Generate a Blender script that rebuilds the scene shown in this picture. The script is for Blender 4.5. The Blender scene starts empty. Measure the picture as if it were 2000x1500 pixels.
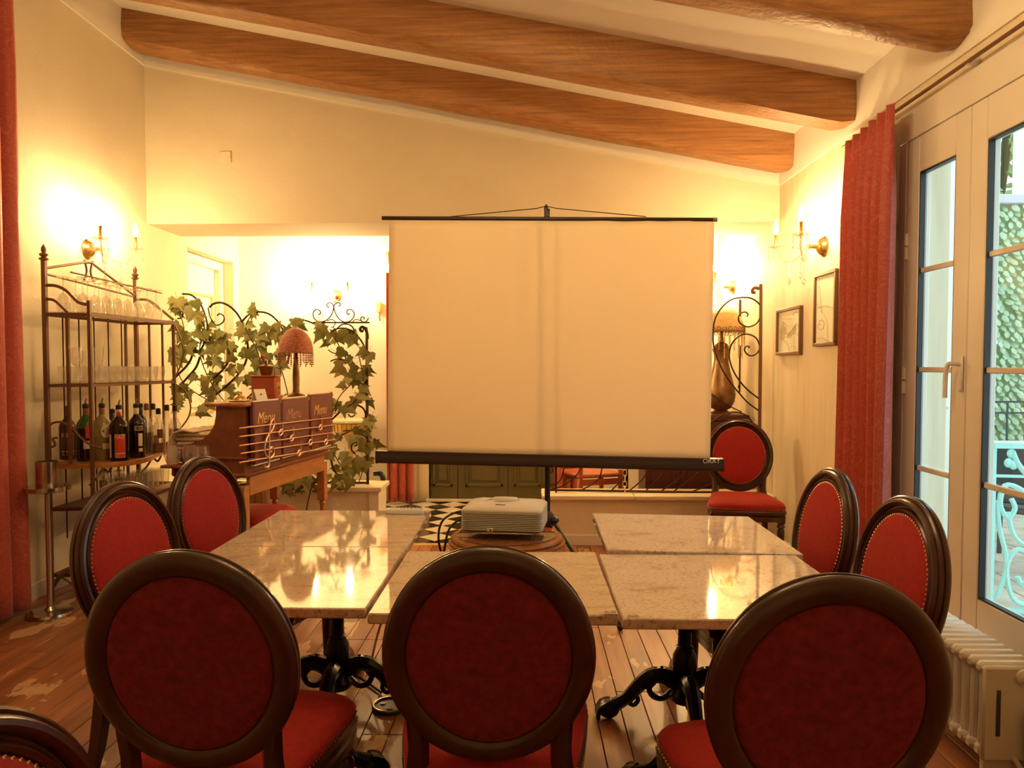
import bpy, bmesh, math, random
from math import sin, cos, pi, radians, sqrt, atan2
from mathutils import Vector, Matrix, Euler

random.seed(7)
scene = bpy.context.scene
COL = scene.collection

# ------------------------------------------------------------------ camera
CAM_H = 1.42
FPX = 1480.0
PITCH = math.atan(55 / FPX)
YAW = math.atan(30 / FPX)
SHIFT_PX = 17.0
cam_data = bpy.data.cameras.new('camera')
cam = bpy.data.objects.new('camera', cam_data)
COL.objects.link(cam)
cam.location = (0, 0, CAM_H)
cam.rotation_euler = Euler((pi / 2 - PITCH, 0, YAW), 'XYZ')
cam_data.sensor_width = 36.0
cam_data.lens = FPX * 36.0 / 2000.0
cam_data.shift_y = SHIFT_PX / 2000.0
cam_data.clip_start = 0.02
scene.camera = cam

# ------------------------------------------------------------------ world, exposure
world = bpy.data.worlds.new('overcast_sky')
scene.world = world
world.use_nodes = True
wn = world.node_tree
wn.nodes.clear()
w_out = wn.nodes.new('ShaderNodeOutputWorld')
w_bg = wn.nodes.new('ShaderNodeBackground')
w_bg.inputs['Color'].default_value = (0.72, 0.93, 1.0, 1)
w_bg.inputs['Strength'].default_value = 2.4
wn.links.new(w_bg.outputs[0], w_out.inputs[0])

scene.view_settings.view_transform = 'Standard'
scene.view_settings.look = 'None'
scene.view_settings.exposure = 0.1
scene.view_settings.gamma = 1.0
scene.view_settings.use_curve_mapping = False

BULB_STRENGTH = 900.0
BULB_COLOR = (1.0, 0.65, 0.28)

# daylight comes in through the right window: tell the renderer where the opening is
portal_data = bpy.data.lights.new('window_daylight_portal', 'AREA')
portal_data.shape = 'RECTANGLE'
portal_data.size = 1.2
portal_data.size_y = 2.2
portal_data.cycles.is_portal = True
portal = bpy.data.objects.new('window_daylight_portal', portal_data)
COL.objects.link(portal)
portal.location = (2.10, 3.38, 1.40)
portal.rotation_euler = (0, radians(90), 0)
portal.rotation_euler = Euler((radians(90), 0, radians(90)), 'XYZ')

# ------------------------------------------------------------------ pixel helpers (photo frame 2000x1500)
_R = cam.rotation_euler.to_matrix()
def ray(px, py):
    return _R @ Vector(((px - 1000) / FPX, -(py - 750 - SHIFT_PX) / FPX, -1))
def at(px, py, Y):
    d = ray(px, py); t = Y / d.y
    return Vector((d.x * t, Y, CAM_H + d.z * t))
def atx(px, py, X):
    d = ray(px, py); t = X / d.x
    return Vector((X, d.y * t, CAM_H + d.z * t))
def atz(px, py, Z):
    d = ray(px, py); t = (Z - CAM_H) / d.z
    return Vector((d.x * t, d.y * t, Z))
def atplane(px, py, P, n):
    d = ray(px, py); o = Vector((0, 0, CAM_H))
    t = (Vector(P) - o).dot(n) / d.dot(n)
    return o + d * t
def zoomed(ox, oy, s, pts):
    return [(ox + u / s, oy + v / s) for u, v in pts]

# ------------------------------------------------------------------ mesh builder
class MB:
    def __init__(self):
        self.v = []; self.f = []; self.M = Matrix()
    def add(self, vs, fs):
        o = len(self.v); M = self.M
        self.v += [tuple(M @ Vector(p)) for p in vs]
        self.f += [tuple(i + o for i in f) for f in fs]
        return self
    def box(self, c, s, rot=None, bev=0.0):
        hx, hy, hz = s[0] / 2, s[1] / 2, s[2] / 2
        R = rot.to_matrix() if isinstance(rot, Euler) else (rot if rot is not None else Matrix.Identity(3))
        c = Vector(c)
        if bev <= 0:
            vs = [c + R @ Vector((x * hx, y * hy, z * hz)) for x in (-1, 1) for y in (-1, 1) for z in (-1, 1)]
            fs = [(0, 1, 3, 2), (4, 6, 7, 5), (0, 4, 5, 1), (2, 3, 7, 6), (0, 2, 6, 4), (1, 5, 7, 3)]
            return self.add(vs, fs)
        b = min(bev, hx * .95, hy * .95, hz * .95)
        vs = []; idx = {}
        for x in (-1, 1):
            for y in (-1, 1):
                for z in (-1, 1):
                    for a in range(3):
                        p = [x * (hx - b), y * (hy - b), z * (hz - b)]
                        p[a] = (x * hx, y * hy, z * hz)[a]
                        idx[(x, y, z, a)] = len(vs); vs.append(c + R @ Vector(p))
        fs = []
        for a in range(3):
            o = [i for i in range(3) if i != a]
            for sgn in (-1, 1):
                q = []
                for s1, s2 in ((-1, -1), (1, -1), (1, 1), (-1, 1)):
                    k = [0, 0, 0]; k[a] = sgn; k[o[0]] = s1; k[o[1]] = s2
                    q.append(idx[(k[0], k[1], k[2], a)])
                fs.append(tuple(q))
        for a in range(3):
            o = [i for i in range(3) if i != a]
            for s1 in (-1, 1):
                for s2 in (-1, 1):
                    k = [0, 0, 0]; k[o[0]] = s1; k[o[1]] = s2
                    k0 = list(k); k0[a] = -1; k1 = list(k); k1[a] = 1
                    fs.append((idx[(*k0, o[0])], idx[(*k1, o[0])], idx[(*k1, o[1])], idx[(*k0, o[1])]))
        for x in (-1, 1):
            for y in (-1, 1):
                for z in (-1, 1):
                    fs.append((idx[(x, y, z, 0)], idx[(x, y, z, 1)], idx[(x, y, z, 2)]))
        return self.add(vs, fs)
    def span(self, a, b, bev=0.0):
        c = [(a[i] + b[i]) / 2 for i in range(3)]
        s = [abs(b[i] - a[i]) for i in range(3)]
        return self.box(c, s, None, bev)
    def lathe(self, prof, n=16, c=(0, 0, 0), sx=1.0, sy=1.0, cap=True):
        vs = []; fs = []
        for r, z in prof:
            for k in range(n):
                a = 2 * pi * k / n
                vs.append((c[0] + r * sx * cos(a), c[1] + r * sy * sin(a), c[2] + z))
        m = len(prof)
        for i in range(m - 1):
            for k in range(n):
                k2 = (k + 1) % n
                fs.append((i * n + k, i * n + k2, (i + 1) * n + k2, (i + 1) * n + k))
        if cap:
            if prof[0][0] > 1e-6: fs.append(tuple(range(n - 1, -1, -1)))
            if prof[-1][0] > 1e-6: fs.append(tuple((m - 1) * n + k for k in range(n)))
        return self.add(vs, fs)
    def tube(self, pts, r, n=6, closed=False, cap=True, flat=1.0, up=None):
        P = [Vector(p) for p in pts]
        m = len(P)
        rad = r if isinstance(r, (list, tuple)) else [r] * m
        T = []
        for i in range(m):
            if closed: t = P[(i + 1) % m] - P[i - 1]
            elif i == 0: t = P[1] - P[0]
            elif i == m - 1: t = P[-1] - P[-2]
            else: t = P[i + 1] - P[i - 1]
            T.append(t.normalized() if t.length > 1e-9 else Vector((0, 0, 1)))
        u = Vector(up) if up is not None else (Vector((0, 0, 1)) if abs(T[0].z) < .9 else Vector((1, 0, 0)))
        N = (u - T[0] * u.dot(T[0])).normalized()
        vs = []; fs = []
        for i in range(m):
            N = (N - T[i] * N.dot(T[i]))
            N = N.normalized() if N.length > 1e-6 else T[i].orthogonal().normalized()
            B = T[i].cross(N)
            for k in range(n):
                a = 2 * pi * (k + .5) / n
                vs.append(P[i] + N * (cos(a) * rad[i]) + B * (sin(a) * rad[i] * flat))
        rng = m if closed else m - 1
        for i in range(rng):
            j = (i + 1) % m
            for k in range(n):
                k2 = (k + 1) % n
                fs.append((i * n + k, i * n + k2, j * n + k2, j * n + k))
        if cap and not closed:
            fs.append(tuple(range(n - 1, -1, -1)))
            fs.append(tuple((m - 1) * n + k for k in range(n)))
        return self.add(vs, fs)
    def sphere(self, c, r, nu=8, nv=6):
        if not isinstance(r, (list, tuple)): r = (r, r, r)
        vs = [(c[0], c[1], c[2] - r[2])]
        for j in range(1, nv):
            t = -pi / 2 + pi * j / nv
            for k in range(nu):
                a = 2 * pi * k / nu
                vs.append((c[0] + r[0] * cos(t) * cos(a), c[1] + r[1] * cos(t) * sin(a), c[2] + r[2] * sin(t)))
        vs.append((c[0], c[1], c[2] + r[2]))
        fs = []
        for k in range(nu): fs.append((0, 1 + (k + 1) % nu, 1 + k))
        for j in range(nv - 2):
            for k in range(nu):
                k2 = (k + 1) % nu; b = 1 + j * nu
                fs.append((b + k, b + k2, b + nu + k2, b + nu + k))
        b = 1 + (nv - 2) * nu; t = len(vs) - 1
        for k in range(nu): fs.append((b + k, b + (k + 1) % nu, t))
        return self.add(vs, fs)
    def rings(self, loops, closed_ring=True, caps=(True, True), wrap=False):
        n = len(loops[0]); vs = [p for L in loops for p in L]; fs = []
        m = len(loops)
        for i in range(m if wrap else m - 1):
            j = (i + 1) % m
            for k in range(n if closed_ring else n - 1):
                k2 = (k + 1) % n
                fs.append((i * n + k, i * n + k2, j * n + k2, j * n + k))
        if not wrap:
            if caps[0]: fs.append(tuple(range(n - 1, -1, -1)))
            if caps[1]: fs.append(tuple((m - 1) * n + k for k in range(n)))
        return self.add(vs, fs)
    def prism(self, poly, d0, d1, axis='z'):
        def p3(a, b, d):
            return {'z': (a, b, d), 'x': (d, a, b), 'y': (a, d, b)}[axis]
        return self.rings([[p3(a, b, d0) for a, b in poly], [p3(a, b, d1) for a, b in poly]])
    def build(self, name, mat, parent=None, smooth=True, ang=38):
        me = bpy.data.meshes.new(name)
        me.from_pydata(self.v, [], self.f)
        bm = bmesh.new(); bm.from_mesh(me)
        bmesh.ops.recalc_face_normals(bm, faces=bm.faces)
        bm.to_mesh(me); bm.free()
        if smooth:
            me.polygons.foreach_set('use_smooth', [True] * len(me.polygons))
            me.set_sharp_from_angle(angle=radians(ang))
        me.materials.append(mat)
        me.update()
        o = bpy.data.objects.new(name, me)
        COL.objects.link(o)
        if parent: o.parent = parent
        return o

def thing(name, label, cat, loc=(0, 0, 0), rotz=0.0, group=None):
    o = bpy.data.objects.new(name, None)
    COL.objects.link(o)
    o.empty_display_size = .1
    o.location = loc; o.rotation_euler = (0, 0, rotz)
    return tag(o, label, cat, group)
def tag(o, label=None, cat=None, group=None):
    if label: o['label'] = label
    if cat: o['category'] = cat
    if group: o['group'] = group
    return o
def struct(o, label=None):
    o['kind'] = 'structure'
    if label: o['label'] = label
    return o
def dup(root, loc=None, rotz=None, label=None, group=None, parent=None):
    r = root.copy(); COL.objects.link(r)
    if parent is not None: r.parent = parent
    if loc is not None: r.location = loc
    if rotz is not None: r.rotation_euler = (0, 0, rotz)
    if label: r['label'] = label
    if group: r['group'] = group
    for ch in root.children:
        c = ch.copy(); COL.objects.link(c); c.parent = r
        for g in ch.children:
            d = g.copy(); COL.objects.link(d); d.parent = c
    return r
def text(name, s, size, mat, parent, M, shear=0.0, extrude=0.0006, align='CENTER'):
    cu = bpy.data.curves.new(name, 'FONT')
    cu.body = s; cu.size = size; cu.shear = shear; cu.extrude = extrude
    cu.align_x = align; cu.align_y = 'CENTER'
    cu.resolution_u = 3
    ob = bpy.data.objects.new(name + '_tmp', cu)
    COL.objects.link(ob)
    dg = bpy.context.evaluated_depsgraph_get()
    me = bpy.data.meshes.new_from_object(ob.evaluated_get(dg))
    bpy.data.objects.remove(ob); bpy.data.curves.remove(cu)
    me.name = name
    me.transform(M)
    me.materials.clear(); me.materials.append(mat)
    o = bpy.data.objects.new(name, me); COL.objects.link(o)
    if parent: o.parent = parent
    return o
def smooth_path(pts, sub=4, closed=False):
    P = [Vector(p) for p in pts]; n = len(P); out = []
    rng = n if closed else n - 1
    for i in range(rng):
        if closed: a, b, c, d = P[i - 1], P[i], P[(i + 1) % n], P[(i + 2) % n]
        else: a, b, c, d = P[max(i - 1, 0)], P[i], P[i + 1], P[min(i + 2, n - 1)]
        for k in range(sub):
            t = k / sub; t2 = t * t; t3 = t2 * t
            out.append(.5 * ((2 * b) + (c - a) * t + (2 * a - 5 * b + 4 * c - d) * t2 + (3 * b - a - 3 * c + d) * t3))
    if not closed: out.append(P[-1])
    return out

# ------------------------------------------------------------------ materials
def nmat(name):
    m = bpy.data.materials.new(name); m.use_nodes = True
    nt = m.node_tree
    b = nt.nodes['Principled BSDF']
    return m, nt, b
def c4(c): return (c[0], c[1], c[2], 1)
def mat(name, col, rough=.5, metal=0.0, noise=None, bump=None, sheen=None, coat=0.0, emit=None, coord='Object', spec=None):
    """noise=(scale xyz or float, colour 2, low, high, detail); bump=(scale, strength)"""
    m, nt, b = nmat(name)
    L = nt.links
    b.inputs['Base Color'].default_value = c4(col)
    b.inputs['Roughness'].default_value = rough
    b.inputs['Metallic'].default_value = metal
    if spec is not None: b.inputs['Specular IOR Level'].default_value = spec
    if coat: 
        b.inputs['Coat Weight'].default_value = coat
        b.inputs['Coat Roughness'].default_value = .12
    if sheen:
        b.inputs['Sheen Weight'].default_value = sheen[0]
        b.inputs['Sheen Roughness'].default_value = sheen[1]
        b.inputs['Sheen Tint'].default_value = c4(sheen[2])
    if emit:
        b.inputs['Emission Color'].default_value = c4(emit[0])
        b.inputs['Emission Strength'].default_value = emit[1]
    if noise or bump:
        tc = nt.nodes.new('ShaderNodeTexCoord')
        if coord == 'World':
            g = nt.nodes.new('ShaderNodeNewGeometry'); src = g.outputs['Position']
        else:
            src = tc.outputs[coord]
    if noise:
        sc = noise[0]
        mp = nt.nodes.new('ShaderNodeMapping')
        mp.inputs['Scale'].default_value = sc if isinstance(sc, (tuple, list)) else (sc, sc, sc)
        L.new(src, mp.inputs['Vector'])
        nz = nt.nodes.new('ShaderNodeTexNoise')
        nz.inputs['Scale'].default_value = 1.0
        nz.inputs['Detail'].default_value = noise[4] if len(noise) > 4 else 5
        nz.inputs['Roughness'].default_value = .6
        L.new(mp.outputs[0], nz.inputs['Vector'])
        rp = nt.nodes.new('ShaderNodeValToRGB')
        rp.color_ramp.elements[0].position = noise[2]; rp.color_ramp.elements[0].color = c4(noise[1])
        rp.color_ramp.elements[1].position = noise[3]; rp.color_ramp.elements[1].color = c4(col)
        L.new(nz.outputs['Fac'], rp.inputs[0])
        L.new(rp.outputs[0], b.inputs['Base Color'])
    if bump:
        nb = nt.nodes.new('ShaderNodeTexNoise')
        nb.inputs['Scale'].default_value = bump[0]; nb.inputs['Detail'].default_value = 4
        L.new(src, nb.inputs['Vector'])
        bp = nt.nodes.new('ShaderNodeBump')
        bp.inputs['Strength'].default_value = bump[1]; bp.inputs['Distance'].default_value = .01
        L.new(nb.outputs['Fac'], bp.inputs['Height'])
        L.new(bp.outputs[0], b.inputs['Normal'])
    return m
def thin_glass(name, tint=(1, 1, 1), gloss=.06, f0=.04, k=.8, power=4.0):
    """thin clear sheet: straight through, with a mirror reflection that grows at grazing angles on both faces"""
    m, nt, b = nmat(name)
    nt.nodes.remove(b)
    L = nt.links
    out = nt.nodes['Material Output']
    tr = nt.nodes.new('ShaderNodeBsdfTransparent'); tr.inputs[0].default_value = c4(tint)
    gl = nt.nodes.new('ShaderNodeBsdfGlossy'); gl.inputs['Roughness'].default_value = gloss
    gl.inputs[0].default_value = (1, 1, 1, 1)
    lw = nt.nodes.new('ShaderNodeLayerWeight'); lw.inputs[0].default_value = .5
    pw = nt.nodes.new('ShaderNodeMath'); pw.operation = 'POWER'; pw.inputs[1].default_value = power
    L.new(lw.outputs['Facing'], pw.inputs[0])
    ma = nt.nodes.new('ShaderNodeMath'); ma.operation = 'MULTIPLY_ADD'; ma.inputs[1].default_value = k; ma.inputs[2].default_value = f0
    L.new(pw.outputs[0], ma.inputs[0])
    mx = nt.nodes.new('ShaderNodeMixShader')
    L.new(ma.outputs[0], mx.inputs[0]); L.new(tr.outputs[0], mx.inputs[1]); L.new(gl.outputs[0], mx.inputs[2])
    L.new(mx.outputs[0], out.inputs[0])
    return m
def sparkle_glass(name, tint=(.97, .95, .92), gloss=.03, f0=.22, k=.75, power=2.0, dif=.22):
    m = thin_glass(name, tint, gloss, f0, k, power)
    nt = m.node_tree; out = nt.nodes['Material Output']
    src = out.inputs[0].links[0].from_socket
    d = nt.nodes.new('ShaderNodeBsdfDiffuse'); d.inputs[0].default_value = (.95, .92, .86, 1)  # white diffuse share stands in for sparkle and glints on the glass
    mx = nt.nodes.new('ShaderNodeMixShader'); mx.inputs[0].default_value = dif
    nt.links.new(src, mx.inputs[1]); nt.links.new(d.outputs[0], mx.inputs[2]); nt.links.new(mx.outputs[0], out.inputs[0])
    return m
def paisley(name, c1, c2, scale, rough=.55):
    m, nt, b = nmat(name); L = nt.links
    tc = nt.nodes.new('ShaderNodeTexCoord')
    nz = nt.nodes.new('ShaderNodeTexNoise'); nz.inputs['Scale'].default_value = scale; nz.inputs['Detail'].default_value = 1.5
    nz.inputs['Distortion'].default_value = 2.2
    L.new(tc.outputs['Object'], nz.inputs['Vector'])
    w = nt.nodes.new('ShaderNodeMath'); w.operation = 'MULTIPLY'; w.inputs[1].default_value = 34
    L.new(nz.outputs['Fac'], w.inputs[0])
    s = nt.nodes.new('ShaderNodeMath'); s.operation = 'SINE'; L.new(w.outputs[0], s.inputs[0])
    rp = nt.nodes.new('ShaderNodeValToRGB')
    rp.color_ramp.elements[0].position = .45; rp.color_ramp.elements[0].color = c4(c1)
    rp.color_ramp.elements[1].position = .95; rp.color_ramp.elements[1].color = c4(c2)
    L.new(s.outputs[0], rp.inputs[0]); L.new(rp.outputs[0], b.inputs['Base Color'])
    b.inputs['Roughness'].default_value = rough
    b.inputs['Sheen Weight'].default_value = .3
    return m

M = {}
M['wall'] = mat('cream_plaster', (.80, .72, .55), .85, bump=(90, .25), noise=(1.2, (.74, .65, .48), .35, .65), coord='World')
M['wall_white'] = mat('white_plaster', (.86, .82, .74), .85, bump=(70, .15), coord='World')
M['panel_wall'] = mat('brushed_cream_wall', (.80, .71, .53), .7, noise=((9, 9, .8), (.68, .57, .39), .3, .6, 6), coord='World')
M['white_paint'] = mat('white_paint', (.82, .78, .70), .45)
M['window_white'] = mat('window_white_plastic', (.80, .75, .68), .32)
M['gold_paint'] = mat('gold_paint', (.72, .52, .18), .35, .6)
M['beam'] = mat('oak_beam', (.46, .225, .08), .5, noise=((2.2, 55, 55), (.25, .105, .036), .30, .66, 8), bump=(26, .7))
M['velvet'] = mat('red_velvet', (.42, .012, .014), .78, noise=(60, (.30, .008, .010), .3, .7), sheen=(.55, .35, (1.0, .22, .16)), bump=(420, .12))
M['velvet_back'] = mat('dark_red_velvet', (.25, .016, .026), .85, noise=(45, (.14, .005, .008), .3, .7), sheen=(.35, .4, (.8, .1, .12)), bump=(420, .12))
M['walnut'] = mat('dark_walnut', (.066, .016, .0095), .3, noise=((14, 14, 3), (.034, .008, .005), .35, .65), coat=.4)
M['brass_nail'] = mat('brass_nail', (.78, .60, .36), .28, 1.0)
M['iron'] = mat('black_cast_iron', (.012, .010, .010), .28, .55, coat=.25)
M['bronze_iron'] = mat('brown_wrought_iron', (.19, .095, .048), .45, .35)
M['thin_iron'] = mat('dark_wrought_iron', (.055, .028, .016), .42, .6)
M['gold'] = mat('polished_gold', (.86, .60, .22), .22, 1.0)
M['steel'] = mat('brushed_steel', (.68, .60, .48), .22, 1.0, noise=((60, 60, 1), (.4, .33, .25), .3, .7))
M['crystal'] = sparkle_glass('cut_crystal')
M['glass'] = sparkle_glass('clear_glass', (.95, .935, .91), .02, .12, .85, 2.0, .06)
M['pane'] = thin_glass('window_glass', (.95, .98, .97), .0, .02, .5)
M['bulb'] = None
M['black'] = mat('black_plastic', (.012, .011, .012), .4)
M['case'] = mat('dark_metal_case', (.045, .026, .022), .38, .3)
M['screen'], _nt, _b = nmat('thin_white_screen_fabric')
_b.inputs['Base Color'].default_value = (.84, .78, .66, 1); _b.inputs['Roughness'].default_value = .9
_t = _nt.nodes.new('ShaderNodeBsdfTranslucent'); _t.inputs[0].default_value = (.95, .84, .66, 1)
_x = _nt.nodes.new('ShaderNodeMixShader'); _x.inputs[0].default_value = .55
_nt.links.new(_b.outputs[0], _x.inputs[1]); _nt.links.new(_t.outputs[0], _x.inputs[2]); _nt.links.new(_x.outputs[0], _nt.nodes['Material Output'].inputs[0])
M['white_plastic'] = mat('white_plastic', (.82, .80, .78), .38)
M['clear_plastic'] = thin_glass('clear_plastic', (.9, .82, .75), .05, .05, .8)
M['oak'] = mat('warm_oak', (.50, .21, .06), .42, noise=((4, 18, 18), (.34, .12, .03), .3, .65), coat=.2)
M['mahogany'] = mat('red_mahogany', (.26, .072, .028), .42, noise=((3, 14, 14), (.16, .04, .016), .3, .65), coat=.15)
M['menu'] = mat('brown_leatherette', (.155, .032, .022), .5, bump=(240, .2))
M['gold_print'] = mat('gold_print', (.88, .62, .28), .3, .5)
M['copper_wire'] = mat('copper_wire', (.62, .36, .25), .35, .6)
M['curtain'] = paisley('red_paisley_damask', (.45, .068, .042), (.52, .115, .070), 11)
M['cloth'] = mat('cream_napkin', (.80, .66, .47), .9)
M['beige_cloth'] = mat('beige_blind_cloth', (.78, .66, .44), .9)
M['olive_door'] = mat('olive_door_paint', (.115, .092, .034), .45)
M['leaf'] = mat('ivy_leaf', (.15, .165, .035), .5, noise=(22, (.24, .23, .07), .35, .65))  # both ivy tones lightened, flare haze put into the colour
M['leaf_light'] = mat('pale_ivy_leaf', (.26, .25, .07), .5, noise=(22, (.36, .32, .11), .35, .65))
M['vine'] = mat('ivy_stem', (.10, .075, .025), .7)
M['radiator'] = mat('radiator_enamel', (.72, .68, .60), .3)
M['stone_cap'] = mat('cream_stone_cap', (.80, .69, .50), .55, bump=(40, .2))
M['paver'] = mat('terrace_stone', (.62, .55, .46), .8, noise=(5, (.46, .38, .30), .35, .65), coord='World')
M['aqua_iron'] = mat('pale_aqua_painted_iron', (.42, .80, .78), .5)
M['hedge'] = mat('hedge_leaf', (.52, .64, .46), .55, noise=(6, (.36, .50, .32), .35, .65), coord='World')  # green lightened, the glare of outdoor daylight is put into the colour
M['hedge_dark'] = mat('foliage', (.30, .38, .17), .6, noise=(5, (.46, .52, .26), .35, .65), coord='World')
M['grey_metal'] = mat('dark_grey_metal', (.06, .065, .07), .5, .3)
M['tile_white'] = mat('white_floor_tile', (.78, .72, .60), .18, noise=(9, (.70, .63, .50), .3, .7), coord='World')
M['tile_black'] = mat('black_floor_tile', (.035, .022, .016), .18)
M['sub_floor'] = mat('dark_sub_floor', (.06, .03, .018), .9)
M['red_liner'] = mat('red_tray_liner', (.55, .04, .03), .7)
M['paper'] = mat('white_card', (.82, .77, .66), .7)
M['bead_red'] = mat('red_beads', (.40, .075, .045), .35, noise=(120, (.62, .24, .12), .42, .58), bump=(160, .9))
M['bead_gold'] = mat('amber_beaded_fabric', (.78, .54, .22), .45, noise=(150, (.60, .36, .13), .42, .58), bump=(220, .8))  # amber lightened so the shade looks lit without a bulb inside
M['brass_dark'] = mat('aged_brass', (.32, .19, .085), .38, .85, noise=(9, (.18, .10, .05), .35, .65))
M['red_wood'] = mat('red_stained_wood', (.42, .085, .03), .4, coat=.2)
M['dark_red'] = mat('dark_red_wood', (.105, .020, .014), .4, noise=((3, 14, 14), (.06, .012, .010), .3, .65))
M['plug'] = mat('socket_cream', (.80, .70, .50), .45)
M['cable'] = mat('black_cable', (.015, .012, .012), .5)
M['dark_liquid'] = mat('dark_liqueur_glass', (.016, .007, .006), .06)
M['brown_bottle'] = mat('amber_bottle_glass', (.09, .022, .012), .07)
M['green_bottle'] = mat('green_bottle_glass', (.045, .11, .02), .06)
M['olive_bottle'] = mat('pale_olive_bottle_glass', (.24, .20, .08), .06)
M['amber_liquid'] = mat('amber_liquid_glass', (.20, .055, .02), .06)
M['label_red'] = mat('red_label', (.62, .05, .03), .6)
M['label_dark'] = mat('dark_label', (.10, .035, .02), .6)
M['label_white'] = mat('white_label', (.80, .68, .50), .6)
M['cap_brown'] = mat('brown_cap', (.22, .07, .03), .5)
M['purple_coping'] = mat('grey_coping', (.58, .55, .60), .7)

# emissive bulb
for _key, _k in (('bulb', 1.0), ('bulb_bright', 2.6), ('bulb_chandelier', .48)):
  _m, _nt, _b = nmat('lit_candle_' + _key)
  _b.inputs['Base Color'].default_value = (1, .9, .7, 1)
  _b.inputs['Emission Color'].default_value = c4(BULB_COLOR)
  _b.inputs['Emission Strength'].default_value = BULB_STRENGTH * _k
  M[_key] = _m

# marble table tops
def marble(name, base, vein, scale, stretch):
    m, nt, b = nmat(name); L = nt.links
    tc = nt.nodes.new('ShaderNodeTexCoord')
    mp = nt.nodes.new('ShaderNodeMapping'); mp.inputs['Scale'].default_value = stretch
    L.new(tc.outputs['Object'], mp.inputs['Vector'])
    n1 = nt.nodes.new('ShaderNodeTexNoise'); n1.inputs['Scale'].default_value = scale; n1.inputs['Detail'].default_value = 9
    n1.inputs['Roughness'].default_value = .68; n1.inputs['Distortion'].default_value = .8
    L.new(mp.outputs[0], n1.inputs['Vector'])
    r1 = nt.nodes.new('ShaderNodeValToRGB')
    e = r1.color_ramp.elements
    e[0].position = .30; e[0].color = c4(vein)
    e[1].position = .46; e[1].color = c4(base)
    k = e.new(.62); k.color = c4((base[0] * 1.05, base[1] * 1.06, base[2] * 1.08))
    k = e.new(.78); k.color = c4((vein[0] * 1.5, vein[1] * 1.45, vein[2] * 1.3))
    L.new(n1.outputs['Fac'], r1.inputs[0])
    n2 = nt.nodes.new('ShaderNodeTexNoise'); n2.inputs['Scale'].default_value = 70; n2.inputs['Detail'].default_value = 5
    L.new(mp.outputs[0], n2.inputs['Vector'])
    r2 = nt.nodes.new('ShaderNodeValToRGB')
    r2.color_ramp.elements[0].position = .33; r2.color_ramp.elements[0].color = (.45, .30, .22, 1)
    r2.color_ramp.elements[1].position = .47; r2.color_ramp.elements[1].color = (1, 1, 1, 1)
    L.new(n2.outputs['Fac'], r2.inputs[0])
    mx = nt.nodes.new('ShaderNodeMix'); mx.data_type = 'RGBA'; mx.blend_type = 'MULTIPLY'
    mx.inputs[0].default_value = .75
    L.new(r1.outputs[0], mx.inputs[6]); L.new(r2.outputs[0], mx.inputs[7])
    L.new(mx.outputs[2], b.inputs['Base Color'])
    b.inputs['Roughness'].default_value = .045
    b.inputs['Specular IOR Level'].default_value = 1.0
    return m
M['marble'] = marble('cream_marble', (.72, .60, .47), (.44, .28, .17), 3.2, (1, 3.2, 1))
M['marble_b'] = marble('pinkish_marble', (.76, .66, .58), (.46, .31, .23), 5.5, (1.2, 1.8, 1))
M['marble_red'] = marble('red_brown_marble', (.30, .13, .07), (.16, .06, .035), 9, (1, 1, 1))

# worn floor boards
def plank_mat():
    m, nt, b = nmat('worn_floor_board'); L = nt.links
    g = nt.nodes.new('ShaderNodeNewGeometry')
    oi = nt.nodes.new('ShaderNodeObjectInfo')
    mp = nt.nodes.new('ShaderNodeMapping'); mp.inputs['Scale'].default_value = (22, 1.6, 1)
    L.new(g.outputs['Position'], mp.inputs['Vector'])
    n1 = nt.nodes.new('ShaderNodeTexNoise'); n1.inputs['Scale'].default_value = 1; n1.inputs['Detail'].default_value = 6
    L.new(mp.outputs[0], n1.inputs['Vector'])
    r1 = nt.nodes.new('ShaderNodeValToRGB')
    r1.color_ramp.elements[0].position = .3; r1.color_ramp.elements[0].color = (.20, .068, .030, 1)
    r1.color_ramp.elements[1].position = .7; r1.color_ramp.elements[1].color = (.40, .165, .07, 1)
    L.new(n1.outputs['Fac'], r1.inputs[0])
    hs = nt.nodes.new('ShaderNodeHueSaturation')
    mr = nt.nodes.new('ShaderNodeMapRange'); mr.inputs[3].default_value = .75; mr.inputs[4].default_value = 1.3
    L.new(oi.outputs['Random'], mr.inputs[0]); L.new(mr.outputs[0], hs.inputs['Value'])
    L.new(r1.outputs[0], hs.inputs['Color'])
    mp2 = nt.nodes.new('ShaderNodeMapping'); mp2.inputs['Scale'].default_value = (5.5, 2.6, 1)
    L.new(g.outputs['Position'], mp2.inputs['Vector'])
    n2 = nt.nodes.new('ShaderNodeTexNoise'); n2.inputs['Scale'].default_value = 1; n2.inputs['Detail'].default_value = 4; n2.inputs['Roughness'].default_value = .55
    L.new(mp2.outputs[0], n2.inputs['Vector'])
    r2 = nt.nodes.new('ShaderNodeValToRGB'); r2.color_ramp.interpolation = 'LINEAR'
    r2.color_ramp.elements[0].position = .60; r2.color_ramp.elements[0].color = (0, 0, 0, 1)
    r2.color_ramp.elements[1].position = .61; r2.color_ramp.elements[1].color = (1, 1, 1, 1)
    L.new(n2.outputs['Fac'], r2.inputs[0])
    mx = nt.nodes.new('ShaderNodeMix'); mx.data_type = 'RGBA'
    L.new(r2.outputs[0], mx.inputs[0]); L.new(hs.outputs[0], mx.inputs[6]); mx.inputs[7].default_value = (.62, .40, .22, 1)
    L.new(mx.outputs[2], b.inputs['Base Color'])
    b.inputs['Roughness'].default_value = .36
    return m
M['plank'] = plank_mat()
# ================================================================== STRUCTURE
XL, XR = -2.98, 1.94
YD, YB, Y0 = 5.92, 7.82, -1.6
WT = .22
def zc(x): return 3.085 - .192 * (x - XR)

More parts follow.
